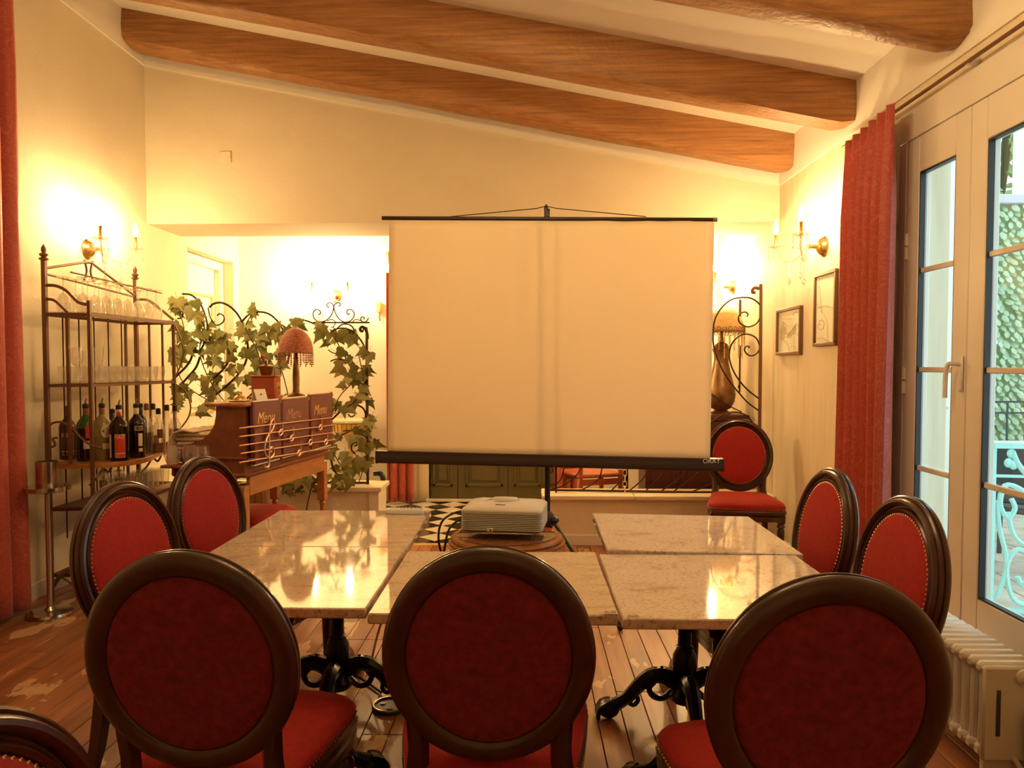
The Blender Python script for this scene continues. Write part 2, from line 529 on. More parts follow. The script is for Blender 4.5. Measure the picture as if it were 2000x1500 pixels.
# --- floor: boards
fl = struct(MB().span((XL - WT, Y0 - WT, -.08), (XR + WT, YD, -.022)).build('floor', M['sub_floor']))
PW = .102
plank_meshes = {}
def plank_mesh(L):
    if L not in plank_meshes:
        o = MB().box((0, 0, 0), (PW - .003, L - .004, .022), None, .0018).build('plank', M['plank'])
        plank_meshes[L] = o.data
        bpy.data.objects.remove(o)
    return plank_meshes[L]
rp = random.Random(3)
x = XL + PW / 2
while x < XR:
    y = .45 - rp.choice([0, .4, .8])
    while y < YD - .02:
        L = rp.choice([1.0, 1.4, 1.8])
        if y + L > YD - .02: L = round(YD - .012 - y, 2)
        if L > .08 and y + L > .9:
            o = bpy.data.objects.new('plank', plank_mesh(L)); COL.objects.link(o)
            o.location = (x, y + L / 2, -.0112); o.parent = fl
        y += L
    x += PW
# near boards under the camera, never in view, stay one sheet
struct(MB().span((XL, Y0, -.022), (XR, .45, -.001)).build('floor_near_camera', M['plank']))

# --- floor of the back room: diagonal chequer tiles
fb = struct(MB().span((XL - WT, YD, -.08), (XR + WT, YB + WT, -.016)).build('floor_back_room', M['sub_floor']))
TS = .206
tw = MB().box((0, 0, 0), (TS - .003, TS - .003, .016), Euler((0, 0, pi / 4)), .001).build('floor_tile', M['tile_white'])
tb = MB().box((0, 0, 0), (TS - .003, TS - .003, .016), Euler((0, 0, pi / 4)), .001).build('floor_tile', M['tile_black'])
D = TS * sqrt(2)
for i in range(-12, 10):
    for j in range(0, 14):
        cx = i * D + (j % 2) * D / 2 - .02; cy = YD + .12 + j * D / 2
        if XL + .1 < cx < XR - .1 and YD + .10 < cy < YB - .12:
            o = bpy.data.objects.new('floor_tile', (tw if j % 2 else tb).data); COL.objects.link(o)
            o.location = (cx, cy, -.008); o.parent = fb
bpy.data.objects.remove(tw); bpy.data.objects.remove(tb)
struct(MB().span((-1.17, YD - .035, -.02), (.14, YD + .03, .006), .003).build('trim_threshold', M['gold_paint']))

# --- left wall with the door recess of the back room
w = MB()
zt = 4.4
w.span((XL - WT, Y0 - WT, -.08), (XL, 6.62, zt))
w.span((XL - WT, 7.66, -.08), (XL, YB + WT, zt))
w.span((XL - WT, 6.62, 2.45), (XL, 7.66, zt))
w.span((XL - WT - .12, 6.55, -.08), (XL - WT, 7.72, 2.6))
struct(w.build('wall_left', M['wall'], smooth=False))

# --- right wall with the window opening
WY0, WY1, WZ0, WZ1 = 2.80, 3.95, .24, 2.56
w = MB()
w.span((XR, WY1, -.08), (XR + WT, YB + WT, zt))
w.span((XR, Y0 - WT, -.08), (XR + WT, WY0, zt))
w.span((XR, WY0, -.08), (XR + WT, WY1, WZ0))
w.span((XR, WY0, WZ1), (XR + WT, WY1, zt))
struct(w.build('wall_right', M['panel_wall'], smooth=False))

# --- wall behind the camera, back wall of the back room
struct(MB().span((XL - WT, Y0 - WT, -.08), (XR + WT, Y0, zt)).build('wall_rear', M['wall'], smooth=False))
w = MB()
w.span((XL - WT, YB, -.08), (-1.02, YB + WT, zt))
w.span((.40, YB, -.08), (XR + WT, YB + WT, zt))
w.span((-1.02, YB, 2.2), (.40, YB + WT, zt))
w.span((-1.1, YB + .1, -.08), (.5, YB + WT, 2.2))
struct(w.build('wall_back', M['wall_white'], smooth=False))

# --- boxed header over the wide opening
HZ = 2.52
w = MB()
w.span((XL, YD, HZ), (XR, 6.51, zt))
struct(w.build('wall_header', M['wall'], smooth=False))
struct(MB().span((XL, 6.51, 2.78), (XR, YB, 2.88)).build('ceiling_back_room', M['wall_white'], smooth=False))

# --- sloping ceiling
w = MB()
a, b = XL - WT, XR + WT
w.add([(a, Y0 - WT, zc(a)), (b, Y0 - WT, zc(b)), (b, YD + .05, zc(b)), (a, YD + .05, zc(a)),
       (a, Y0 - WT, zc(a) + .15), (b, Y0 - WT, zc(b) + .15), (b, YD + .05, zc(b) + .15), (a, YD + .05, zc(a) + .15)],
      [(0, 1, 2, 3), (4, 7, 6, 5), (0, 4, 5, 1), (1, 5, 6, 2), (2, 6, 7, 3), (3, 7, 4, 0)])
struct(w.build('ceiling', M['wall_white'], smooth=False))

# --- painted white frieze band below the ceiling
FZ = .29
def band(name, pts, n):
    w = MB(); n = Vector(n) * .012
    lo = []; hi = []
    for p in pts:
        p = Vector(p); hi.append(p); lo.append(p - Vector((0, 0, FZ)))
    vs = lo + hi; k = len(pts)
    vs2 = [v + n for v in vs]
    allv = vs + vs2; N = len(vs)
    fs = [(0, 1, k + 1, k), (N, N + k, N + k + 1, N + 1), (0, N, N + 1, 1), (k, k + 1, N + k + 1, N + k), (0, k, N + k, N), (1, N + 1, N + k + 1, k + 1)]
    w.add(allv, fs)
    struct(w.build(name, M['wall_white'], smooth=False))
band('trim_1', [(XL, Y0, zc(XL)), (XL, YD, zc(XL))], (1, 0, 0))
band('trim_2', [(XL, YD, zc(XL)), (XR, YD, zc(XR))], (0, -1, 0))
band('trim_3', [(XR, Y0, zc(XR)), (XR, YD, zc(XR))], (-1, 0, 0))

# --- three hewn beams running across the room
def beam(y, label, seed):
    r = random.Random(seed)
    H, W = .262, .205
    n = 46
    base = []
    for sx, sy in ((-1, 1), (-1, .2), (-1, -.62), (-.86, -.9), (-.55, -1), (.0, -1.0), (.55, -1), (.86, -.9), (1, -.62), (1, .2), (1, 1)):
        base.append((sx * W / 2, sy * H / 2))
    ph = [r.uniform(0, 6) for _ in base]
    loops = []
    for i in range(n + 1):
        t = i / n
        X = XL - .02 + (XR - XL + .04) * t
        zz = zc(X)
        e = min(1, (t * 5.0) / .12 + .72) * min(1, ((1 - t) * 5.0) / .12 + .72)
        L = []
        for k, (u, v) in enumerate(base):
            am = .0 if v > .9 * H / 2 else .008
            d = am * sin(X * 2.3 + ph[k]) + am * .7 * sin(X * 6.1 + ph[k] * 2) + (r.uniform(-.0025, .0025) if am else 0)
            zv = v if v > 0 else v * e
            L.append((X, y + W / 2 + u + d, zz - H / 2 + zv + d * .7))
        loops.append(L)
    o = MB().rings(loops).build('ceiling_beam', M['beam'], ang=50)
    tag(o, label, 'beam', 'oak ceiling beams')
    return o
beam(5.58, 'oak ceiling beam farthest from the camera, nearest the cream wall', 1)
beam(4.55, 'oak ceiling beam in the middle, its right end above the red curtain', 2)
beam(3.38, 'nearest oak ceiling beam, cut off by the top edge near the window', 3)

# --- low walls of the opening with stone caps
YL0, YL1 = YD, YD + .30
w = MB().span((XL, YL0, -.02), (-1.17, YL1, .42))
lw = struct(w.build('wall_low_left', M['wall'], smooth=False))
MB().span((XL, YL0 - .03, .42), (-2.2, YL1 + .03, .458), .006).build('cap_stone', M['stone_cap'], lw)
MB().span((-2.198, YL0 - .03, .42), (-1.145, YL1 + .03, .458), .006).build('cap_stone', M['stone_cap'], lw)
MB().span((XL, YL0 - .016, -.0), (-1.17, YL0, .085), .003).build('skirting', M['white_paint'], lw)
MB().span((-1.25, YL0 - .008, .09), (-1.17, YL0, .42), .002).build('corner_strip', M['white_paint'], lw)
w = MB().span((.145, YL0, -.02), (XR, YL1, .36))
lw2 = struct(w.build('wall_low_right', M['wall'], smooth=False))
MB().span((.115, YL0 - .03, .36), (.838, YL1 + .03, .395), .006).build('cap_stone', M['stone_cap'], lw2)
MB().span((.841, YL0 - .03, .36), (XR, YL1 + .03, .395), .006).build('cap_stone', M['stone_cap'], lw2)
MB().span((.145, YL0 - .016, -.0), (XR, YL0, .085), .003).build('skirting', M['white_paint'], lw2)

# baseboards
struct(MB().span((XL, Y0, 0), (XL + .014, YD, .10), .003).build('baseboard_left', M['white_paint']))
struct(MB().span((XR - .014, Y0, 0), (XR, YD, .10), .003).build('baseboard_right', M['white_paint']))
struct(MB().span((XL, YB - .014, 0), (-1.05, YB, .10), .003).build('baseboard_back', M['white_paint']))

# --- door in the left recess of the back room
d1 = struct(MB().span((XL - .20, 6.64, 0), (XL - .16, 7.64, 2.43), .002).build('door_1', M['white_paint'], smooth=False))
w = MB()
w.span((XL - .16, 6.63, 0), (XL - .10, 6.71, 2.44), .004); w.span((XL - .16, 7.57, 0), (XL - .10, 7.65, 2.44), .004); w.span((XL - .16, 6.71, 2.36), (XL - .10, 7.57, 2.44), .004)
w.build('door_casing', M['white_paint'], d1)
def frame_yz(mb, x0, x1, y0, y1, z0, z1, t):
    mb.span((x0, y0, z0), (x1, y0 + t, z1)); mb.span((x0, y1 - t, z0), (x1, y1, z1))
    mb.span((x0, y0 + t, z0), (x1, y1 - t, z0 + t)); mb.span((x0, y0 + t, z1 - t), (x1, y1 - t, z1))
w = MB(); frame_yz(w, XL - .16, XL - .145, 6.80, 7.50, .95, 2.10, .022); frame_yz(w, XL - .16, XL - .145, 6.80, 7.50, .15, .82, .022)
w.build('gilt_moulding', M['gold_paint'], d1)
w = MB(); frame_yz(w, XL - .16, XL - .15, 6.87, 7.43, 1.02, 2.03, .008)
w.build('inner_moulding', M['white_paint'], d1)

# --- olive panelled double door of the back room
d2 = struct(MB().span((-1.0, YB - .03, 0.005), (.38, YB + .03, 2.17), .002).build('door_2', M['olive_door'], smooth=False))
def door_panel(x0, x1, z0, z1):
    w = MB(); y = YB - .03
    t = .03
    w.span((x0, y - .014, z0), (x0 + t, y, z1), .004); w.span((x1 - t, y - .014, z0), (x1, y, z1), .004)
    w.span((x0, y - .014, z0), (x1, y, z0 + t), .004); w.span((x0, y - .014, z1 - t), (x1, y, z1), .004)
    w.build('panel_moulding', M['olive_door'], d2)
    MB().span((x0 + .06, y - .012, z0 + .06), (x1 - .06, y, z1 - .06), .009).build('raised_panel', M['olive_door'], d2)
for (x0, x1) in ((-.98, -.77), (-.64, -.25), (-.14, .14)):
    door_panel(x0, x1, .16, .86); door_panel(x0, x1, .98, 2.05)
for xs in (-.72, -.20):
    MB().span((xs - .003, YB - .0335, .01), (xs + .003, YB - .029, 2.16)).build('leaf_seam', M['black'], d2)
MB().span((-1.05, YB - .05, 0), (.43, YB - .002, .03), .003).build('sill', M['white_paint'], d2)

# --- window in the right wall
wx = XR - .006          # inner face of the sashes
win = struct(MB().span((XR + .04, WY0, WZ0), (XR + .10, WY0 + .05, WZ1)).build('window_1', M['window_white'], smooth=False))
w = MB()
w.span((XR + .04, WY1 - .03, WZ0), (XR + .10, WY1, WZ1)); w.span((XR + .04, WY0, WZ0), (XR + .10, WY1, WZ0 + .03)); w.span((XR + .04, WY0, WZ1 - .03), (XR + .10, WY1, WZ1))
w.build('outer_frame', M['window_white'], win)
# flat casing around the opening, proud of the wall
w = MB()
w.span((XR - .012, WY1 - .012, WZ0), (XR + .04, WY1 + .06, WZ1 - .012), .002)
w.span((XR - .012, WY0 - .08, WZ1 - .011), (XR + .04, WY1 + .06, WZ1 + .14), .002)
w.span((XR - .012, WY0 - .08, WZ0), (XR + .04, WY0 + .028, WZ1 - .012), .002)
w.build('casing', M['window_white'], win)
MB().span((XR - .05, WY0 - .08, WZ0 - .035), (XR + .05, WY1 + .05, WZ0), .006).build('sill_board', M['window_white'], win)
def sash(y0, y1, handle):
    s = .115 if True else 0
    w = MB()
    x0, x1 = wx, wx + .06
    z0, z1 = WZ0 + .012, WZ1 - .012
    w.span((x0, y0, z0), (x1, y0 + s, z1), .004); w.span((x0, y1 - s, z0), (x1, y1, z1), .004)
    w.span((x0, y0 + s, z0), (x1, y1 - s, z0 + .16), .004); w.span((x0, y0 + s, z1 - .18), (x1, y1 - s, z1), .004)
    sa = w.build('sash', M['window_white'], win)
    # dark glazing gasket
    g = MB(); frame_yz(g, wx + .004, wx + .03, y0 + s, y1 - s, z0 + .16, z1 - .18, .008)
    g.build('gasket', M['black'], sa)
    gz0, gz1 = z0 + .16, z1 - .18
    zs = [gz0, .905, 1.395, 1.885, gz1]
    for k in range(4):
        a_, b_ = zs[k], zs[k + 1]
        MB().span((wx + .036, y0 + s, a_), (wx + .040, y1 - s, b_)).build('pane', M['pane'], sa)
    for zz in zs[1:4]:
        MB().span((wx + .014, y0 + s, zz - .013), (wx + .030, y1 - s, zz + .013), .004).build('muntin', M['window_white'], sa)
    for zz in (2.02, 1.34, .55):
        for dz in (-.035, .035):
            yy = y1 - .012 if handle else y0 + .012
            MB().lathe([(.011, -.031), (.011, .031)], 10, (wx - .006, yy, zz + dz)).build('hinge', M['window_white'], sa)
    if handle:
        h = MB().span((wx - .012, y0 + .012, 1.30), (wx, y0 + .042, 1.46), .005)
        h.tube(smooth_path([(wx - .01, y0 + .027, 1.42), (wx - .045, y0 + .03, 1.425), (wx - .055, y0 + .045, 1.415), (wx - .055, y0 + .06, 1.37), (wx - .055, y0 + .062, 1.27)], 3), .0105, 8)
        h.build('handle', M['white_plastic'], sa)
    return sa
sash(3.385, 3.935, True)
sash(2.83, 3.380, False)
# ================================================================== CHAIRS
def ell(a, b, n, z=0.0): return [(a * cos(2 * pi * k / n), z, b * sin(2 * pi * k / n)) for k in range(n)]
def make_chair():
    t = thing('dining_chair', 'x', 'chair', group='red velvet oval-back chairs')
    A, B = .243, .266
    rec = Matrix.Translation((0, -.215, .487)) @ Matrix.Rotation(radians(9.5), 4, 'X') @ Matrix.Translation((0, 0, B))
    # oval show-wood frame with moulded grooves
    prof = [(-.054, .008), (-.051, .020), (-.045, .025), (-.039, .020), (-.036, .012), (-.032, .013), (-.029, .024), (-.022, .031), (-.014, .030), (-.009, .022), (-.0085, .018),
            (-.003, .0185), (.0015, .014), (.0015, .010), (-.004, .007), (-.004, .004), (.0015, .001), (.0025, -.006), (-.001, -.012), (-.006, -.018), (-.013, -.022), (-.026, -.024), (-.041, -.022), (-.052, -.015), (-.056, -.007)]
    n = 72
    loops = []
    for k in range(n):
        a = 2 * pi * k / n
        loops.append([((A + dr) * cos(a), d, (B + dr) * sin(a)) for dr, d in prof])
    w = MB(); w.M = rec; w.rings(loops, wrap=True)
    w.build('back_frame', M['walnut'], t, ang=42)
    # front pad and rear panel
    def dome(a, b, h, y0, sgn):
        w = MB(); w.M = rec
        L = []
        for f, hh in ((1, 0), (.97, .45), (.9, .68), (.75, .86), (.5, .96), (.25, 1), (.06, 1)):
            L.append([(a * f * cos(2 * pi * k / 40), y0 + sgn * h * hh, b * f * sin(2 * pi * k / 40)) for k in range(40)])
        w.rings(L, caps=(False, True)); return w
    dome(A - .050, B - .050, .026, .008, 1).build('back_pad', M['velvet'], t, ang=60)
    dome(A - .052, B - .052, .016, -.010, -1).build('rear_panel', M['velvet_back'], t, ang=60)
    # brass nails round the pad
    w = MB(); w.M = rec
    N = 92
    for k in range(N):
        a = 2 * pi * k / N
        w.sphere(((A - .058) * cos(a), .019, (B - .058) * sin(a)), (.0042, .0042, .0042), 5, 4)
    w.build('nailhead_trim', M['brass_nail'], t)
    # seat outline
    half = [(.0, .252), (.09, .250), (.17, .240), (.225, .222), (.252, .190), (.256, .15), (.243, .03), (.222, -.10), (.200, -.205), (.185, -.226), (.10, -.232)]
    full = half + [(0, -.233)] + [(-x, y) for x, y in reversed(half[1:])]
    def ring(off, z): 
        return [(x * (1 + off / .24), y * (1 + off / .24), z) for x, y in full]
    w = MB().rings([ring(-.012, .352), ring(0, .356), ring(.003, .385), ring(-.004, .392), ring(.004, .400), ring(.006, .420), ring(-.002, .430), ring(-.03, .431)])
    w.build('seat_rail', M['walnut'], t)
    w = MB().rings([ring(-.010, .425), ring(-.002, .436), ring(.002, .450), ring(-.006, .468), ring(-.03, .484), ring(-.09, .497), ring(-.16, .502), ring(-.225, .503)], caps=(False, True))
    w.build('seat_cushion', M['velvet'], t, ang=60)
    w = MB()
    m = len(full)
    for i in range(m):
        p = Vector((*full[i], 0)); q = Vector((*full[(i + 1) % m], 0)); d = (q - p).length
        k = max(1, round(d / .0145))
        for j in range(k):
            c = p.lerp(q, j / k)
            if c.y > -.2: w.sphere((c.x * 1.004, c.y * 1.004, .437), .0040, 5, 4)
    w.build('seat_nails', M['brass_nail'], t)
    for sx in (-1, 1):
        w = MB()
        w.box((sx * .222, .195, .375), (.05, .05, .075), None, .006)
        w.lathe([(.024, .345), (.017, .335), (.026, .322), (.027, .314), (.017, .304), (.024, .292), (.0235, .25), (.019, .12), (.0145, .045), (.018, .036), (.018, .028), (.013, .018), (.012, 0)], 12, (sx * .222, .195, 0))
        w.build('leg', M['walnut'], t)
        w = MB().tube([(sx * .182, -.205, .43), (sx * .183, -.21, .34), (sx * .186, -.235, .18), (sx * .192, -.285, 0)], [.032, .029, .025, .019], 4, up=(0, 1, 0))
        w.build('leg', M['walnut'], t)
        w = MB().tube(smooth_path([(sx * .176, -.208, .38), (sx * .172, -.213, .46), (sx * .168, -.222, .525), (sx * .176, -.236, .60)], 3), [.030, .029, .028, .027, .026, .025, .025, .024, .022, .02], 6, up=(0, 1, 0), flat=1.0)
        w.build('stile', M['walnut'], t)
    return t
chair0 = make_chair()
CH = 'dark walnut chair with round red velvet back'
def chair_at(x, y, face, label, first=False):
    """face: heading of the seat front in degrees from +X"""
    if first:
        chair0.location = (x, y, 0); chair0.rotation_euler = (0, 0, radians(face - 90)); chair0['label'] = label
        return chair0
    return dup(chair0, (x, y, 0), radians(face - 90), label)
chair_at(-.088, 1.975, 90, 'red velvet chair seen from behind in the centre front, before the projector', True)
chair_at(-.745, 1.925, 88, 'red velvet chair seen from behind at the front left of the tables')
chair_at(.597, 1.765, 91, 'red velvet chair seen from behind at the front right, next to the radiator')
chair_at(-.395, .775, -10, 'nearest red velvet chair, only its rim showing in the bottom left corner')
chair_at(-1.125, 2.52, -12, 'red velvet chair on the left side, its back nearest the steel stand')
chair_at(-1.155, 3.23, -14, 'red velvet chair on the left side beside the wooden desk')
chair_at(.905, 2.965, 182, 'red velvet chair on the right side, before the red curtain')
chair_at(.885, 2.33, 182, 'red velvet chair on the right side, nearest the window handle')
chair_at(1.53, 5.37, -98, 'red velvet chair facing the camera against the low wall at the back right')
chair_at(-1.80, 4.82, -8, 'red velvet chair pushed under the wooden menu desk, only the seat showing')

# ================================================================== TABLES
TZ = .75
def make_base(parent, rot):
    Rm = Matrix.Rotation(rot, 4, 'Z')
    w = MB()
    w.lathe([(.045, .07), (.062, .085), (.066, .105), (.05, .125), (.038, .15), (.030, .17), (.046, .195), (.050, .225), (.046, .26), (.033, .285), (.036, .292), (.028, .30), (.027, .33), (.027, .56), (.029, .575), (.040, .585), (.040, .597), (.030, .603), (.043, .625), (.045, .640), (.034, .655), (.029, .67), (.05, .70), (.055, .715)], 20)
    w.build('column', M['iron'], parent)
    w = MB()
    w.box((0, 0, .7135), (.42, .035, .013), Euler((0, 0, pi / 4)), .003); w.box((0, 0, .7135), (.42, .035, .0128), Euler((0, 0, -pi / 4)), .003)
    w.build('top_bracket', M['iron'], parent)
    for k in range(4):
        w = MB(); w.M = Rm @ Matrix.Rotation(k * pi / 2, 4, 'Z')
        w.tube(smooth_path([(.03, 0, .15), (.085, 0, .178), (.14, 0, .170), (.185, 0, .132), (.225, 0, .088), (.268, 0, .060), (.30, 0, .045)], 3),
               [.036, .036, .035, .034, .033, .032, .031, .030, .029, .028, .027, .026, .025, .025, .026, .027, .028, .029, .03], 8)
        w.tube(smooth_path([(.05, 0, .115), (.085, 0, .085), (.125, 0, .092), (.142, 0, .125), (.122, 0, .15)], 3), .013, 6)
        w.tube(smooth_path([(.235, 0, .075), (.205, 0, .055), (.185, 0, .075), (.195, 0, .10)], 3), .010, 6)
        for j in range(7):
            t = j / 6
            w.sphere((.09 + .15 * t, 0, .208 - .105 * t * t - .01 * t), .0085, 6, 4)
        w.sphere((.302, 0, .040), (.046, .040, .038), 10, 7)
        for yy in (-.027, -.009, .009, .027):
            w.tube(smooth_path([(.295, yy * .7, .07), (.33, yy, .056), (.347, yy, .026), (.345, yy, .006)], 2), [.011, .0125, .0125, .011, .010, .009, .008], 6)
        w.build('foot', M['iron'], parent)
def table(x0, x1, y0, y1, z, label, mt, rot, tilt=0.0):
    cx, cy = (x0 + x1) / 2, (y0 + y1) / 2
    t = thing('bistro_table', label, 'table', (cx, cy, 0), 0, 'marble bistro tables')
    top = MB().box((0, 0, 0), (x1 - x0, y1 - y0, .030), None, .004).build('marble_top', M[mt], t)
    top.location = (0, 0, z - .015); top.rotation_euler = (0, tilt, 0)
    make_base(t, rot)
    return t
table(-1.138, -.443, 2.052, 2.750, TZ, 'marble bistro table at the front left, mirroring the wall lights', 'marble', radians(32))
table(-1.138, -.440, 2.754, 3.445, TZ, 'marble bistro table at the back left with the remote control on it', 'marble', 0)
table(-.432, .246, 2.016, 2.702, TZ - .002, 'marble bistro table in the middle, partly hidden by the centre chair', 'marble', 0)
table(.252, .945, 1.982, 2.664, TZ, 'marble bistro table at the front right, joined to the middle one', 'marble_b', pi * .3)
table(.285, .975, 2.672, 3.335, TZ + .008, 'marble bistro table at the back right, tilted up on its left side', 'marble_b', 0, .018)

# stickers on the table corners (plain printed cards)
def sticker(px, py, w_, h_, label, rz=0):
    p = atz(px, py, TZ + .0005)
    t = thing('table_sticker', label, 'sticker', (p.x, p.y, TZ + .0002), rz, 'printed stickers on the tables')
    MB().box((0, 0, .0006), (w_, h_, .0008)).build('border', M['paper'], t)
    MB().box((0, 0, .0012), (w_ * .86, h_ * .72, .0006)).build('print', mat_sticker, t)
    MB().box((-w_ * .02, 0, .0016), (w_ * .2, h_ * .22, .0004)).build('emblem', M['paper'], t)
mat_sticker = mat('dull_mauve_print', (.30, .20, .18), .6, noise=(400, (.42, .32, .28), .4, .6))
sticker(1192, 1196, .038, .032, 'small framed sticker on the corner of the middle marble table')
sticker(1237, 1203, .036, .020, 'small framed sticker on the corner of the front right marble table')
# ================================================================== WALL LIGHTS
def sconce(loc, rotz, label, half=.22, out=.22, bulb='bulb'):
    """local frame: wall plane y=0, +Y points out of the wall"""
    t = thing('wall_sconce', label, 'wall light', loc, rotz, 'crystal wall sconces with candle bulbs')
    w = MB(); w.M = Matrix.Rotation(-pi / 2, 4, 'X')
    w.lathe([(.0, .001), (.066, .001), (.068, .008), (.060, .014), (.056, .022), (.046, .036), (.030, .048), (.016, .055), (.012, .09), (.018, .095), (.018, .105), (.0, .108)], 24)
    w.build('backplate', M['gold'], t)
    w = MB()
    w.lathe([(.010, -.10), (.022, -.08), (.012, -.06), (.026, -.035), (.030, -.01), (.016, .02), (.022, .05), (.012, .08), (.016, .10), (.004, .13)], 12, (0, out * .55, .0))
    w.build('crystal_column', M['crystal'], t)
    # crescent scroll
    w = MB().tube([(0.055 * cos(a), out * .55, .145 + .055 * sin(a)) for a in [radians(-60 + 26 * k) for k in range(12)]], [.004, .007, .009, .011, .012, .012, .011, .010, .008, .006, .005, .003], 8)
    w.build('crystal_scroll', M['crystal'], t)
    for sx in (-1, 1):
        ex, ey = sx * half, out
        w = MB().tube(smooth_path([(0, out * .5, -.02), (sx * half * .35, out * .7, -.075), (sx * half * .75, out * .9, -.06), (ex, ey, .02)], 4), .0065, 8)
        arm = w.build('arm', M['crystal'], t)
        w = MB().lathe([(.006, .0), (.020, .003), (.045, .012), (.052, .022), (.050, .024), (.040, .016), (.012, .008)], 14, (ex, ey, .02), cap=False)
        w.build('drip_dish', M['crystal'], t)
        w = MB().lathe([(.012, .03), (.0145, .034), (.0125, .045), (.0125, .115), (.014, .118), (.010, .122)], 12, (ex, ey, .0))
        w.build('candle_tube', M['gold'], t)
        w = MB().lathe([(.008, .122), (.0145, .135), (.0175, .150), (.0155, .172), (.009, .192), (.0035, .210), (.0, .222)], 10, (ex, ey, .0))
        w.build('bulb', M[bulb], t)
        for k in range(7):
            a = 2 * pi * k / 7
            w = MB(); cx, cy = ex + .050 * cos(a), ey + .050 * sin(a)
            for j in range(4): w.sphere((cx, cy, .034 - .014 * j), .005, 5, 4)
            w.lathe([(0, -.052), (.007, -.040), (.004, -.022), (.0, -.016)], 6, (cx, cy, .0))
            w.build('crystal_pendant', M['crystal'], t)
        # swag of beads from the dish to the column
        w = MB()
        for k in range(13):
            u = k / 12
            w.sphere((ex * (1 - u * .97), ey + (out * .55 - ey) * u, .02 - .105 * sin(pi * u) - .03 * u), .0055, 5, 4)
        w.tube([(ex * (1 - u_ * .97), ey + (out * .55 - ey) * u_, .02 - .105 * sin(pi * u_) - .03 * u_) for u_ in [j / 12 for j in range(13)]], .0012, 4)
        w.build('bead_swag', M['crystal'], t)
    for (dx, dy, L) in ((0, out * .55, .13), (-half * .45, out * .8, .10), (half * .45, out * .8, .12)):
        w = MB(); z = -.09
        for j in range(int(L / .016)):
            w.sphere((dx, dy, z), .0055, 5, 4); z -= .0135
        w.lathe([(0, -.058), (.013, -.040), (.015, -.030), (.006, -.008), (.0, .0)], 6, (dx, dy, z))
        w.build('crystal_drop', M['crystal'], t)
    return t
sconce((XL, 5.10, 2.20), radians(-90), 'crystal wall sconce on the left wall above the drinks rack')
sconce((XR, 5.02, 2.19), radians(90), 'crystal wall sconce on the right wall above the framed pictures', .24, .24)
sconce((at(655, 568, YB).x, YB, 2.13), pi, 'crystal wall sconce on the back wall above the iron scroll crest', .18, bulb='bulb_bright')
sconce((XR, 7.20, 2.15), radians(90), 'crystal wall sconce half hidden behind the right edge of the projection screen', .18, bulb='bulb_bright')

# chandelier over the tables, just above the picture
chx, chy, chz = -.05, 2.45, 2.80
cd = thing('chandelier', 'crystal chandelier hanging over the marble tables, above the top of the picture', 'chandelier', (chx, chy, chz))
MB().lathe([(.05, zc(chx) - chz - .045), (.06, zc(chx) - chz - .03), (.06, zc(chx) - chz + .0)], 20).build('ceiling_rose', M['gold'], cd)
MB().tube([(0, 0, .12), (0, 0, zc(chx) - chz - .03)], .006, 6).build('chain_rod', M['gold'], cd)
MB().lathe([(.0, -.12), (.025, -.10), (.012, -.07), (.05, -.02), (.06, .02), (.02, .05), (.035, .09), (.01, .13)], 16).build('stem', M['gold'], cd)
for k in range(6):
    a = 2 * pi * k / 6; c_, s_ = cos(a), sin(a)
    MB().tube(smooth_path([(.04 * c_, .04 * s_, .0), (.12 * c_, .12 * s_, -.06), (.22 * c_, .22 * s_, -.05), (.27 * c_, .27 * s_, .02)], 4), .007, 8).build('arm', M['crystal'], cd)
    MB().lathe([(.006, .02), (.045, .032), (.052, .042), (.040, .034)], 14, (.27 * c_, .27 * s_, 0), cap=False).build('drip_dish', M['crystal'], cd)
    MB().lathe([(.0125, .035), (.0125, .115), (.010, .122)], 12, (.27 * c_, .27 * s_, 0)).build('candle_tube', M['gold'], cd)
    MB().lathe([(.008, .122), (.0145, .135), (.0175, .150), (.0155, .172), (.009, .192), (.0035, .210), (.0, .222)], 10, (.27 * c_, .27 * s_, 0)).build('bulb', M['bulb_chandelier'], cd)
    w = MB()
    w.lathe([(0, -.058), (.013, -.040), (.015, -.030), (.006, -.008), (.0, .012)], 6, (.27 * c_, .27 * s_, .0)); w.build('crystal_drop', M['crystal'], cd)

# ================================================================== PROJECTION SCREEN
SY = 4.25
ps = thing('projection_screen', 'white pull-up projection screen on a black tripod', 'projection screen', (at(1070, 900, SY).x, SY + .03, 0))
ox, oy = ps.location.x, ps.location.y
def loc_(px, py, Y): 
    p = at(px, py, Y); return Vector((p.x - ox, p.y - oy, p.z))
TL, TR = loc_(760, 431, SY), loc_(1395, 432, SY)
BL_, BR_ = loc_(757, 884, SY), loc_(1387, 897, SY)
w = MB()
nu, nv = 40, 30
vs = []; fs = []
for j in range(nv + 1):
    for i in range(nu + 1):
        u, v = i / nu, j / nv
        p = TL.lerp(TR, u).lerp(BL_.lerp(BR_, u), v)
        rip = 0.0
        for uc, amp, wd, ln in ((.66, .010, .035, .55), (.72, -.008, .03, .45), (.80, .006, .03, .3), (.90, .008, .04, .4), (.46, .004, .03, 1.3)):
            rip += amp * math.exp(-((u - uc - .06 * v * (uc - .5)) / wd) ** 2) * math.exp(-v / ln)
        rip += .006 * sin(u * 7 + 1) * v * (1 - v)
        vs.append((p.x, p.y - rip, p.z))
for j in range(nv):
    for i in range(nu):
        a_ = j * (nu + 1) + i
        fs.append((a_, a_ + 1, a_ + nu + 2, a_ + nu + 1))
w.add(vs, fs)
so = w.build('screen_fabric', M['screen'], ps, ang=80)
md = so.modifiers.new('thickness', 'SOLIDIFY'); md.thickness = .0012
a_, b_ = loc_(746, 426, SY), loc_(1399, 429, SY)
w = MB().tube([a_, b_], .011, 10)
tbar = w.build('top_bar', M['case'], ps)
